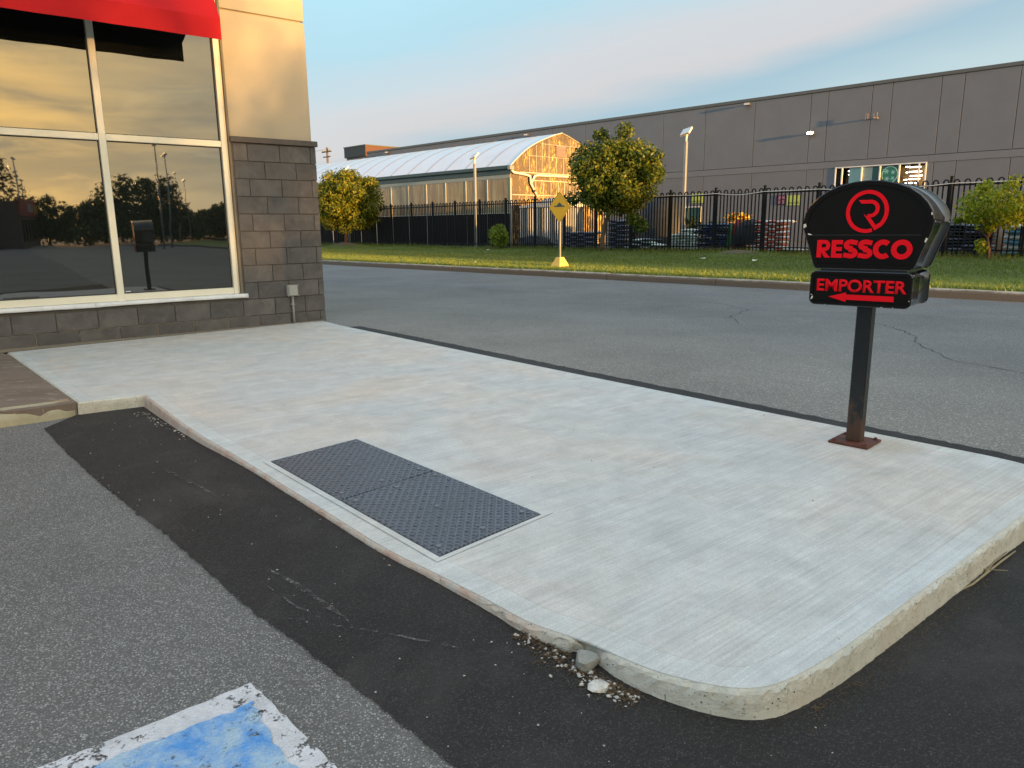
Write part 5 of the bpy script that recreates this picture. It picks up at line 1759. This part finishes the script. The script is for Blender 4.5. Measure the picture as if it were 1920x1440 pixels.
def lump(name, c, rx, ry, rz_, mat, label, cat, seed=1, amp=.12, cone=0):
    q = random.Random(seed); mb = MB(); nu, nv_ = 14, 8
    for j in range(nv_ + 1):
        v = j / nv_; ph = v * math.pi / 2
        for i in range(nu):
            th = 2 * math.pi * i / nu; r = math.cos(ph) ** (0.6 if not cone else 1.0) * (1 + q.gauss(0, amp))
            mb.v.append((rx * r * math.cos(th), ry * r * math.sin(th), rz_ * math.sin(ph) * (1 + q.gauss(0, amp * .3))))
    for j in range(nv_):
        for i in range(nu):
            i2 = (i + 1) % nu; mb.f.append((j * nu + i, j * nu + i2, (j + 1) * nu + i2, (j + 1) * nu + i)); mb.s.append(True)
    o = mb.obj(name, mat, None, c, ROT_ST); tag(o, label, cat); return o


lump('netted_heap', st(13.25, 25.0, .45), .62, .40, .85, M['dark_net'], 'black netting bundle hung between the red and striped stacks', 'netting', 4)
lump('crimson_cover', st(13.80, 25.1, .14), .26, .25, 1.18, M['crimson'], 'folded crimson garden cover beside the blue bags', 'cover', 5, .1)
lump('green_cover', st(14.02, 25.0, .14), .16, .2, 1.05, M['green_cloth'], 'dark green folded cover left of the crimson one', 'cover', 6, .1)
lump('dark_tarp_mound', st(19.1, 28.0, .14), 1.25, .9, 2.25, M['dark_tarp'], 'dark tarpaulin covered mound behind the fence right of the tree', 'tarpaulin', 7, .05)
lump('dark_planter_heap', st(23.9, 24.9, .14), 1.1, .5, .62, M['dark_tarp'], 'low dark heap of planters behind the fence', 'planters', 8, .1)
lump('dark_tarp_stack', st(7.0, 26.2, .14), 1.6, .6, 1.05, M['dark_tarp'], 'dark covered stack behind the small maple', 'tarpaulin', 9, .04)


# ---------------------------------------------------------------- foliage
def leaf_mesh(name, centers, crad, n_leaf, size, mat, seed, up=.3, cen=None):
    r = np.random.default_rng(seed); K_ = len(centers)
    ci = r.integers(0, K_, n_leaf)
    C = np.asarray(centers)[ci]; cr = np.asarray(crad)[ci]
    d = r.normal(0, 1, (n_leaf, 3)); d /= np.linalg.norm(d, axis=1)[:, None]
    rad = r.uniform(0.3, 1.12, n_leaf) ** .7 * cr
    P = C + d * rad[:, None] * np.array([1, 1, .85])
    nrm = d * .8 + r.normal(0, .55, (n_leaf, 3)); nrm[:, 2] += up
    nrm /= np.linalg.norm(nrm, axis=1)[:, None]
    ax = np.cross(nrm, r.normal(0, 1, (n_leaf, 3))); ax /= np.linalg.norm(ax, axis=1)[:, None]
    ax[:, 2] -= .25; ax /= np.linalg.norm(ax, axis=1)[:, None]
    bx_ = np.cross(nrm, ax)
    s = size * r.uniform(.6, 1.25, n_leaf)[:, None]
    fold = nrm * s * .12
    V = np.stack([P - ax * s * .6, P + bx_ * s * .30 + fold, P + ax * s * .6, P - bx_ * s * .30 + fold], 1).reshape(-1, 3)
    F = np.arange(4 * n_leaf).reshape(-1, 4)
    return np_mesh(name, V, F, mat, 4)


def blob_centers(c, rad, k, seed, shell=.78, crs=.22, zflat=None):
    r = random.Random(seed); out = []; cr = []
    for i in range(k):
        z = 1 - 2 * (i + .5) / k; th = i * 2.399963 + r.uniform(-.3, .3); q = math.sqrt(max(0, 1 - z * z))
        s = shell * r.uniform(.72, 1.12)
        out.append((c[0] + rad[0] * s * q * math.cos(th), c[1] + rad[1] * s * q * math.sin(th), c[2] + rad[2] * s * z)); cr.append(crs * (rad[0] + rad[2]) / 2 * r.uniform(.75, 1.3))
    for i in range(k // 4):
        out.append((c[0] + rad[0] * r.uniform(-.4, .4), c[1] + rad[1] * r.uniform(-.4, .4), c[2] + rad[2] * r.uniform(-.4, .4))); cr.append(.4 * rad[0])
    return out, cr


def trunk_mesh(name, base, path, r0, r1, limbs, mat, seed):
    r = random.Random(seed); mb = MB(); k = len(path)
    mb.tube(path, [r0 + (r1 - r0) * i / (k - 1) for i in range(k)], 10)
    top_ = Vector(path[-1])
    for tgt, rr0 in limbs:
        t_ = Vector(tgt); mid = top_.lerp(t_, .5) + Vector((r.uniform(-.1, .1), r.uniform(-.1, .1), .12))
        mb.tube([top_, mid, t_], [rr0, rr0 * .6, rr0 * .22], 6, cap=False)
    return mb.mesh(name, mat)


def tree(name, a, n, label, cat, crown_c, crown_r, leafmat, barkmat, n_leaf, size, trunk, r0, seed, k=46, crs=.24, group=None, extra=None, flipz=.3):
    z0 = float(vz(a, n)) if 14.6 < n < 24 else .14
    t_ = thing(name, label, cat, loc=st(a, n, z0 - .03), group=group)
    base = st(a, n, z0 - .03)
    def L(aa, nn2, zz):
        return st(aa, nn2, zz) - base
    c = L(*crown_c)
    cs, cr = blob_centers(c, crown_r, k, seed, crs=crs)
    if extra:
        for e in extra:
            cs.append(tuple(L(*e[:3]))); cr.append(e[3])
    me = leaf_mesh('foliage', cs, cr, n_leaf, size, leafmat, seed, flipz)
    link('foliage', me, t_)
    path = [L(*p) for p in trunk]
    r = random.Random(seed + 1)
    limbs = [(cs[r.randrange(len(cs))], r0 * .55) for _ in range(10)]
    tm = trunk_mesh('trunk', base, path, r0, r0 * .55, limbs, barkmat, seed); fix_normals(tm)
    link('trunk', tm, t_)
    return t_


tree('street_tree', 17.81, 22.3, 'round leafy tree beside the speed hump sign', 'tree', (17.32, 22.3, 2.95), (1.70, 1.65, 1.53), M['leaf2'], M['bark'], 26000, .12,
     [(17.81, 22.3, .17), (17.85, 22.3, .7), (17.72, 22.3, 1.25), (17.47, 22.3, 1.75), (17.42, 22.3, 2.2)], .10, 101, k=64, crs=.27, extra=[(16.0, 22.2, 1.15, .28), (16.4, 22.3, 1.4, .3), (15.5, 22.2, 2.9, .4), (15.6, 22.3, 3.5, .35), (18.9, 22.2, 3.6, .4), (16.8, 22.2, 4.45, .35), (17.9, 22.2, 4.4, .3), (19.2, 22.2, 2.2, .35)])
tree('street_tree', 36.08, 22.6, 'smaller golden green tree next to the restaurant corner', 'tree', (35.65, 22.6, 2.62), (2.1, 1.9, 1.72), M['leaf'], M['bark_red'], 23000, .14,
     [(36.08, 22.6, .2), (36.0, 22.6, 1.0), (35.9, 22.6, 1.7), (35.8, 22.6, 2.3)], .11, 202, k=60, crs=.24)
tree('maple_sapling', 5.29, 22.8, 'small yellow green maple with low forked branches at the right edge', 'sapling', (5.25, 22.8, 1.50), (0.98, .8, .66), M['leaf_maple'], M['bark_red'], 3800, .095,
     [(5.29, 22.8, .15), (5.30, 22.8, .45), (5.36, 22.8, .75)], .045, 303, k=34, crs=.27, extra=[(6.10, 22.8, 1.22, .12), (5.85, 22.8, 1.2, .14), (5.5, 22.8, 2.1, .2), (4.9, 22.8, 2.15, .22), (5.62, 22.8, 2.0, .16), (5.45, 22.8, .45, .16), (5.50, 22.8, .62, .14), (4.5, 22.8, 1.9, .25)])
tree('leafy_shrub', 24.08, 22.9, 'upright bright green shrub against the fence, left of the hump sign', 'shrub', (24.08, 22.9, .78), (.46, .42, .60), M['leaf_bush'], M['bark'], 2600, .085,
     [(24.08, 22.9, .12), (24.1, 22.9, .35), (24.05, 22.9, .5)], .03, 404, k=24, crs=.3)
# plants in the yard
for i, (a, n_, h, w2, mt, lb) in enumerate([(20.2, 30, 1.25, .9, 'leaf_dark', 'dark evergreen shrub left of the green banner doorway'), (18.9, 30, 1.5, 1.0, 'leaf_dark', 'dense olive shrub below the lime banner'), (17.6, 30, 1.3, .9, 'leaf_dark', 'olive shrub right of the doorway'), (16.9, 31, .95, .7, 'leaf_dark', 'low shrub behind the mint bags'), (19.7, 29.5, 2.1, .55, 'leaf_dark', 'slim potted conifer in front of the doorway'), (22.0, 30, 1.3, .8, 'leaf_dark', 'dark shrub behind the tree trunk'), (12.0, 30, 1.0, .8, 'leaf_dark', 'shrub behind the striped bags')]):
    t_ = thing('yard_shrub', lb, 'shrub', loc=st(a, n_, .14), group='shrubs for sale in the yard')
    cs, cr = blob_centers((0, 0, h * .52), (w2 / 2, w2 / 2, h * .48), 16, 500 + i, crs=.3)
    link('foliage', leaf_mesh('foliage', cs, cr, 1500, .10, M[mt], 500 + i), t_)
    q = MB(); q.tube([(0, 0, 0), (0, 0, h * .5)], .03, 5); q.obj('stem', M['bark'], t_)
fl = thing('flower_display', 'yellow and orange flowers above the blue bags', 'flowers', loc=st(14.45, 26.2, .14))
q = MB(); q.box(-.5, .5, -.2, .2, 0, 1.12); q.obj('flower_stand', M['wood'], fl)
cs, cr = blob_centers((0, 0, 1.28), (.52, .25, .16), 14, 77, crs=.35)
link('leaves', leaf_mesh('leaves', cs, cr, 500, .07, M['leaf_bush'], 78), fl)
stuff(link('yellow_blooms', leaf_mesh('yellow_blooms', cs[:9], [c_ * 1.1 for c_ in cr[:9]], 260, .08, M['flower_y'], 79), fl))
stuff(link('orange_blooms', leaf_mesh('orange_blooms', cs[6:], [c_ * 1.1 for c_ in cr[6:]], 160, .08, M['flower_o'], 80), fl))

# ---------------------------------------------------------------- speed hump sign
hs = thing('hump_sign', 'yellow diamond speed hump sign on a galvanised post in a yellow concrete foot', 'road sign', loc=st(14.15, 15.80, .035), rz=R(-50))
q = MB(); b0, b1_ = .185, .078
q.v += [(-b0, -b0, 0), (b0, -b0, 0), (b0, b0, 0), (-b0, b0, 0), (-b0, -b0, .03), (b0, -b0, .03), (b0, b0, .03), (-b0, b0, .03), (-b1_, -b1_, .28), (b1_, -b1_, .28), (b1_, b1_, .28), (-b1_, b1_, .28)]
for k in (0, 4):
    for i in range(4):
        j = (i + 1) % 4; q.f.append((k + i, k + j, k + 4 + j, k + 4 + i)); q.s.append(False)
q.f.append((8, 9, 10, 11)); q.s.append(False)
q.obj('concrete_foot', M['yellow_paint'], hs)
q = MB(); q.cbox(-.022, .022, -.022, .022, .27, 2.02, .004); q.obj('sign_post', M['galv'], hs)
def diamond(s, seg=3, r=.05):
    pts = []
    for k in range(4):
        a = 90 * k + 90; c_ = (s - r * 1.414) * math.cos(R(a)), (s - r * 1.414) * math.sin(R(a))
        for j in range(-seg, seg + 1): pts.append((c_[0] + r * math.cos(R(a + 45 * j / seg)), c_[1] + r * math.sin(R(a + 45 * j / seg))))
    return pts
H_ = 1.655
def shift(pts, dz): return [(x, z + dz) for x, z in pts]
q = MB(); q.prism(shift(diamond(.435), H_), -.028, -.024, 'y'); sp_ = q.obj('sign_plate', M['yellow_sign'], hs)
q = MB(); stroke(q, shift(diamond(.412, 3, .045), H_), .009, -.0295, closed=True); q.obj('border_line', M['black_paint'], sp_)
q = MB(); bump_pts = [(-.205, H_ + .005), (.205, H_ + .005), (.205, H_ + .038)] + [(x, H_ + .038 + .085 * (0.5 + 0.5 * math.cos(math.pi * x / .135))) for x in [ .135 - .27 * i / 14 for i in range(15)]] + [(-.205, H_ + .038)]
solid(q, bump_pts, -.0298); q.obj('hump_symbol', M['black_paint'], sp_)


# ---------------------------------------------------------------- lamp poles
def lamp_pole(a, n, top, label, w=.055, yaw=0.4):
    t_ = thing('lamp_pole', label, 'lamp post', loc=st(a, n, .14), rz=ROT_ST, group='floodlight poles in the yard')
    q = MB(); q.cbox(-w, w, -w, w, 0, top - .55, .008); q.cbox(-.13, .13, -.13, .13, 0, .03, .004); q.obj('pole', M['steel_pale'], t_)
    q = MB(); q.tube([(0, 0, top - .55), (0, 0, top - .22)], .045, 8); q.cbox(-.05, .05, -.05, .05, top - .36, top - .26, .01); q.obj('pole_neck', M['white'], t_)
    q = MB(); q.prism([(-.20, .0), (.20, -.02), (.22, .06), (-.18, .08)], -.20, .20, 'y')
    h = q.obj('lamp_head', M['white'], t_, (0, 0, top - .20)); h.rotation_euler = (R(38), R(-14), 0)
    q = MB(); q.box(-.16, .17, -.205, -.201, .005, .055); q.obj('lens', M['galv'], h)
    return t_


lamp_pole(16.72, 26.0, 4.75, 'tall floodlight pole right of the round tree')
lamp_pole(29.10, 26.0, 4.72, 'floodlight pole in front of the greenhouse side')
lamp_pole(41.10, 26.0, 4.80, 'floodlight pole behind the golden tree')
up_ = thing('utility_pole', 'distant wooden utility pole with crossarms beside the restaurant corner', 'utility pole', loc=st(99.5, 60, .1), rz=ROT_ST)
q = MB(); q.tube([(0, 0, 0), (0, 0, 12.7)], [.22, .15], 8); q.obj('pole', M['bark'], up_)
q = MB(); q.box(-1.3, 1.3, -.15, -.02, 12.0, 12.16); q.box(-1.0, 1.0, -.15, -.02, 11.3, 11.44); q.obj('crossarm', M['bark'], up_)
q = MB()
for x in (-1.2, -.6, .6, 1.2): q.tube([(x, -.08, 12.16), (x, -.08, 12.42)], .07, 6)
q.obj('insulators', M['galv'], up_)
q = MB()
for x in (-1.2, 1.2): q.tube([(-60, -.08, 12.6), (-30, -.08, 12.1), (x, -.08, 12.42)], .012, 4)
q.obj('wires', M['joint'], up_)

# ---------------------------------------------------------------- what stands behind the camera (seen in the window, shades the ground; woodland added unseen)
def far_tree(x, y, h, w2, seed, lb, nl=2600, zb=-.1):
    t_ = thing('far_tree', lb, 'tree', loc=(x, y, -.12), group='dark trees across the car park, mirrored in the window')
    cs, cr = blob_centers((0, 0, h * .56), (w2 / 2, w2 / 2, h * .46), 30, seed, crs=.27)
    link('foliage', leaf_mesh('foliage', cs, cr, nl, .34, M['leaf_dark'], seed), t_)
    q = MB(); q.tube([(0, 0, 0), (0.05, 0, h * .3), (0, 0, h * .7)], [.14, .11, .05], 6); q.obj('trunk', M['bark'], t_)


fr_ = random.Random(99)
x = 8.0; i = 0
FL = 'dark leafy tree in the row across the car park seen only as a reflection'
while x < 112:
    if 48.8 < x < 55.5:
        x = 56.6
    yy = -40 + fr_.uniform(-3, 3) - .05 * x
    h = (8.05 + fr_.uniform(-.35, .3)) if x < 41 else (4.7 + fr_.uniform(-.5, .35))
    w2 = fr_.uniform(4.6, 6.2)
    far_tree(x, yy, h, w2, 900 + i, FL)
    x += w2 * fr_.uniform(.52, .66); i += 1
cs = []; cr = []
for k in range(210):
    cs.append((fr_.uniform(-80, 4), -44 + fr_.uniform(-3, 3), fr_.uniform(.5, 5.0))); cr.append(fr_.uniform(1.1, 1.9))
stuff(link('unseen_woodland', leaf_mesh('unseen_woodland', cs, cr, 15000, .5, M['leaf_dark'], 56)))  # unseen foliage mass added to keep the sign's reflections dark
far_tree(52.6, -34.3, 6.6, 8.2, 1990, 'big bushy tree reflected in the right hand window pane', 4200)
# hedge between the trunks
cs = []; cr = []
for k in range(150):
    xx = 4 + k * .72; cs.append((xx, -39 - .05 * xx + fr_.uniform(-1, 1), .7 + fr_.uniform(0, .7))); cr.append(fr_.uniform(.9, 1.3))
hd = link('hedge', leaf_mesh('hedge', cs, cr, 16000, .4, M['leaf_dark'], 55)); stuff(hd)
fb = thing('far_shop', 'low dark shop with a red fascia reflected in the window', 'shop', loc=(42, -37.0, -.12), rz=R(180 - 38))
q = MB(); q.box(-6, 6, 0, 8, 0, 3.6); q.obj('shop_wall', M['far_roof'], fb)
q = MB(); q.box(-6.1, 6.1, -.12, -.002, 2.55, 3.75); q.obj('fascia', M['sign_red'], fb)
text_mesh('fascia_lettering', 'SUSHI', 1, 3.2, .55, M['white'], fb, -1.0, 2.9, -.14, bold=.02, ext=0)
q = MB(); solid(q, arc(-2.4, 3.15, .45, .38, 0, 360, 20)[:-1], -.14); solid(q, arc(-3.9, 3.15, .45, .38, 30, 330, 20), -.142); q.obj('fascia_emblem', M['yellow_sign'], fb)
q = MB()
for k in range(6): q.box(-5.4 + 1.9 * k, -4.2 + 1.9 * k, -.03, -.001, .5, 2.2)
q.obj('shop_windows', M['glass'], fb)
def twin_lamp(x, y, h, yaw, arms=True):
    t_ = thing('car_park_lamp', 'tall twin headed car park lamp reflected in the window', 'lamp post', loc=(x, y, -.12), rz=yaw, group='twin car park lamps mirrored in the window')
    q = MB(); q.tube([(0, 0, 0), (0, 0, h)], [.07, .045], 6); q.obj('pole', M['steel_pale'], t_)
    q = MB(); q.cbox(-.9, .9, -.04, .04, h - .05, h + .03, .01); q.cbox(-1.0, -.45, -.15, .15, h - .12, h - .051, .02); q.cbox(.45, 1.0, -.15, .15, h - .12, h - .051, .02); q.obj('lamp_heads', M['white'], t_)
    return t_
MC = (-11.4, 13.9)
for az, dist, el in ((134.1, 70, 4.6), (133.9, 88, 3.3), (125.9, 60, 5.9), (125.4, 64, 5.2), (124.9, 86, 3.9), (124.3, 95, 3.4), (118.6, 75, 4.5), (118.0, 90, 3.7)):
    twin_lamp(MC[0] + dist * math.sin(R(az)), MC[1] + dist * math.cos(R(az)), 1.17 + dist * math.tan(R(el)), R(140 - 0))

# ---------------------------------------------------------------- debris and small stones near the camera
def rock(name, c, size, mat, seed, squash=.6):
    q = random.Random(seed); mb = MB()
    import bmesh
    bm = bmesh.new(); bmesh.ops.create_icosphere(bm, subdivisions=2, radius=1)
    ax = [Vector((q.gauss(0, 1), q.gauss(0, 1), q.gauss(0, 1))).normalized() for _ in range(12)]; dd = [q.uniform(.30, .62) for _ in ax]
    for v in bm.verts:
        for _k in range(2):
          for a_, d_ in zip(ax, dd):
              k_ = v.co.dot(a_)
              if k_ > d_: v.co -= a_ * (k_ - d_)
        v.co = Vector((v.co.x * size[0], v.co.y * size[1], v.co.z * size[2]))
    me = bpy.data.meshes.new(name); bm.to_mesh(me); bm.free(); me.materials.append(mat)
    o = link(name, me, None, c); o.rotation_euler = (q.uniform(-.2, .2), q.uniform(-.2, .2), q.uniform(0, 6.28)); return o


c1 = rock('concrete_chunk', (0.196, 1.868, -0.036), (.066, .050, .046), M['broken'], 3); tag(c1, 'larger broken concrete lump wedged in the damaged kerb', 'concrete chunk')
c2 = rock('concrete_chunk', (0.232, 1.792, -0.052), (.058, .040, .022), M['pebble'], 8); tag(c2, 'flat pale concrete shard lying on the black asphalt by the kerb', 'concrete chunk')


def pebbles(name, n_, region, smin, smax, mat, seed, zf=None):
    r = np.random.default_rng(seed); V = []; F = []
    base = [(1, 0, 0), (0, 1, 0), (-1, 0, 0), (0, -1, 0), (0, 0, .8), (0, 0, -.6)]
    for i in range(n_):
        x, y = region(r); s = smin * (smax / smin) ** r.uniform(0, 1) ** 1.7 if False else r.uniform(smin, smax) * r.uniform(.4, 1)
        z = (float(gz(x, y)) + .006 if zf is None else zf) + s * .35; a = r.uniform(0, 6.28); k0 = len(V)
        for bx_, by, bz in base:
            jx = 1 + r.uniform(-.3, .3); X_ = bx_ * jx * s; Y_ = by * jx * s * .8
            V.append((x + X_ * math.cos(a) - Y_ * math.sin(a), y + X_ * math.sin(a) + Y_ * math.cos(a), z + bz * s * .7))
        for f in ((0, 1, 4), (1, 2, 4), (2, 3, 4), (3, 0, 4), (1, 0, 5), (2, 1, 5), (3, 2, 5), (0, 3, 5)): F.append([k0 + q for q in f])
    return stuff(link(name, np_mesh(name, np.array(V), np.array(F), mat, 3)))


def along(pts, spread, off):
    P = [Vector((*p, 0)) for p in pts]
    def f(r):
        i = r.integers(0, len(P) - 1); t = r.uniform(0, 1); p = P[i].lerp(P[i + 1], t); d = (P[i + 1] - P[i]).normalized(); nr = Vector((d.y, -d.x, 0))
        if nr.y > 0: nr = -nr
        q_ = abs(r.normal(0, spread)) + off
        return p.x + nr.x * q_, p.y + nr.y * q_
    return f


deb = [(0.03, 2.05), (0.14, 1.935), (0.24, 1.84), (0.34, 1.76)]
pebbles('gravel', 130, along(deb, .035, .005), .003, .013, M['pebble'], 1)
pebbles('dirt_crumbs', 700, along(deb, .040, .002), .002, .006, M['soil'], 2)
pebbles('dirt_crumbs', 350, along([(0.72, 1.66), (0.95, 1.83), (1.3, 2.10), (1.75, 2.46)], .03, .012), .0015, .004, M['soil'], 5)
pebbles('scattered_stones', 95, lambda r: ((lambda t, s: (-2.7 + 3.2 * t + s * .65 * -.76, 4.95 - 3.4 * t + s * .65 * -.65))(r.uniform(0, 1), r.uniform(0.02, 1))), .0025, .0065, M['pebble'], 3)
pebbles('scattered_stones', 60, lambda r: (r.uniform(-.2, 1.6), r.uniform(1.2, 1.75)), .0015, .0045, M['pebble'], 4)
pebbles('kerb_rubble', 60, along([(-2.62, 5.10), (-2.3, 4.72), (-1.9, 4.25)], .03, .004), .004, .012, M['pebble'], 6)
pebbles('wall_gravel', 500, lambda r: ((lambda s, o: (CORNER.x + DV.x * s + NO.x * o, CORNER.y + DV.y * s + NO.y * o))(r.uniform(-4.2, 0), r.uniform(.01, .14))), .003, .010, M['gravel_strip'], 7, zf=.006)
pebbles('slab_specks', 14, lambda r: (r.uniform(-.8, 1.6), r.uniform(2.4, 4.5)), .003, .006, M['crack'], 9, zf=.003)


def stems(name, n_, region, l0, l1, mat, seed):
    r = random.Random(seed); rr = np.random.default_rng(seed); mb = MB()
    for i in range(n_):
        x, y = region(rr); a = r.uniform(0, 6.28); l = r.uniform(l0, l1); z = float(gz(x, y)) + .009
        mb.tube([(x, y, z), (x + l * .5 * math.cos(a), y + l * .5 * math.sin(a), z + r.uniform(.001, .008)), (x + l * math.cos(a + .4), y + l * math.sin(a + .4), z + r.uniform(0, .006))], .0009, 3, cap=False)
    return stuff(mb.obj(name, mat, flip=False))


stems('dry_grass_litter', 260, along(deb, .032, .0), .010, .030, M['straw'], 4)
stems('dry_grass_litter', 90, along([(0.74, 1.70), (0.95, 1.86), (1.3, 2.14), (1.75, 2.50)], .018, .004), .006, .018, M['straw'], 6)
tw = thing('twig', 'dry split twig lying on the black asphalt below the slab edge', 'twig', loc=(1.55, 2.374, -.094))
q = MB(); q.tube([(0, 0, 0), (.08, .045, .004), (.18, .125, .006), (.29, .21, .012), (.393, .287, .016)], [.0035, .004, .0045, .004, .002], 6); q.obj('stem', M['twig'], tw)
q = MB(); q.tube([(.17, .12, .008), (.27, .215, .012), (.36, .285, .014)], [.003, .003, .0015], 5); q.tube([(.20, .14, .01), (.14, .155, .02), (.11, .15, .015)], [.003, .003, .001], 5); q.tube([(.20, .14, .012), (.25, .115, .02)], [.002, .001], 5); q.obj('side_shoots', M['twig'], tw)
# litter on the verge
for (a, n_, s, lb) in ((11.9, 19.6, .12, 'crumpled white paper on the grass below the mint bags'), (10.0, 19.2, .11, 'white scrap of paper on the grass left of the black sign'), (23.2, 21.4, .14, 'small white scrap on the grass near the fence'), (17.3, 15.4, .04, 'tiny white scrap by the kerb beside the yellow foot')):
    q = MB(); r = random.Random(int(a * 10)); pts = [(math.cos(k) * s * r.uniform(.5, 1), math.sin(k) * s * .6 * r.uniform(.5, 1), r.uniform(.02, .07)) for k in [i * .9 for i in range(7)]]
    for k in range(7): q.quad((0, 0, .05), pts[k], pts[(k + 1) % 7])
    o = q.obj('paper_scrap', M['litter'], None, st(a, n_, float(vz(a, n_)) + .02)); tag(o, lb, 'litter')
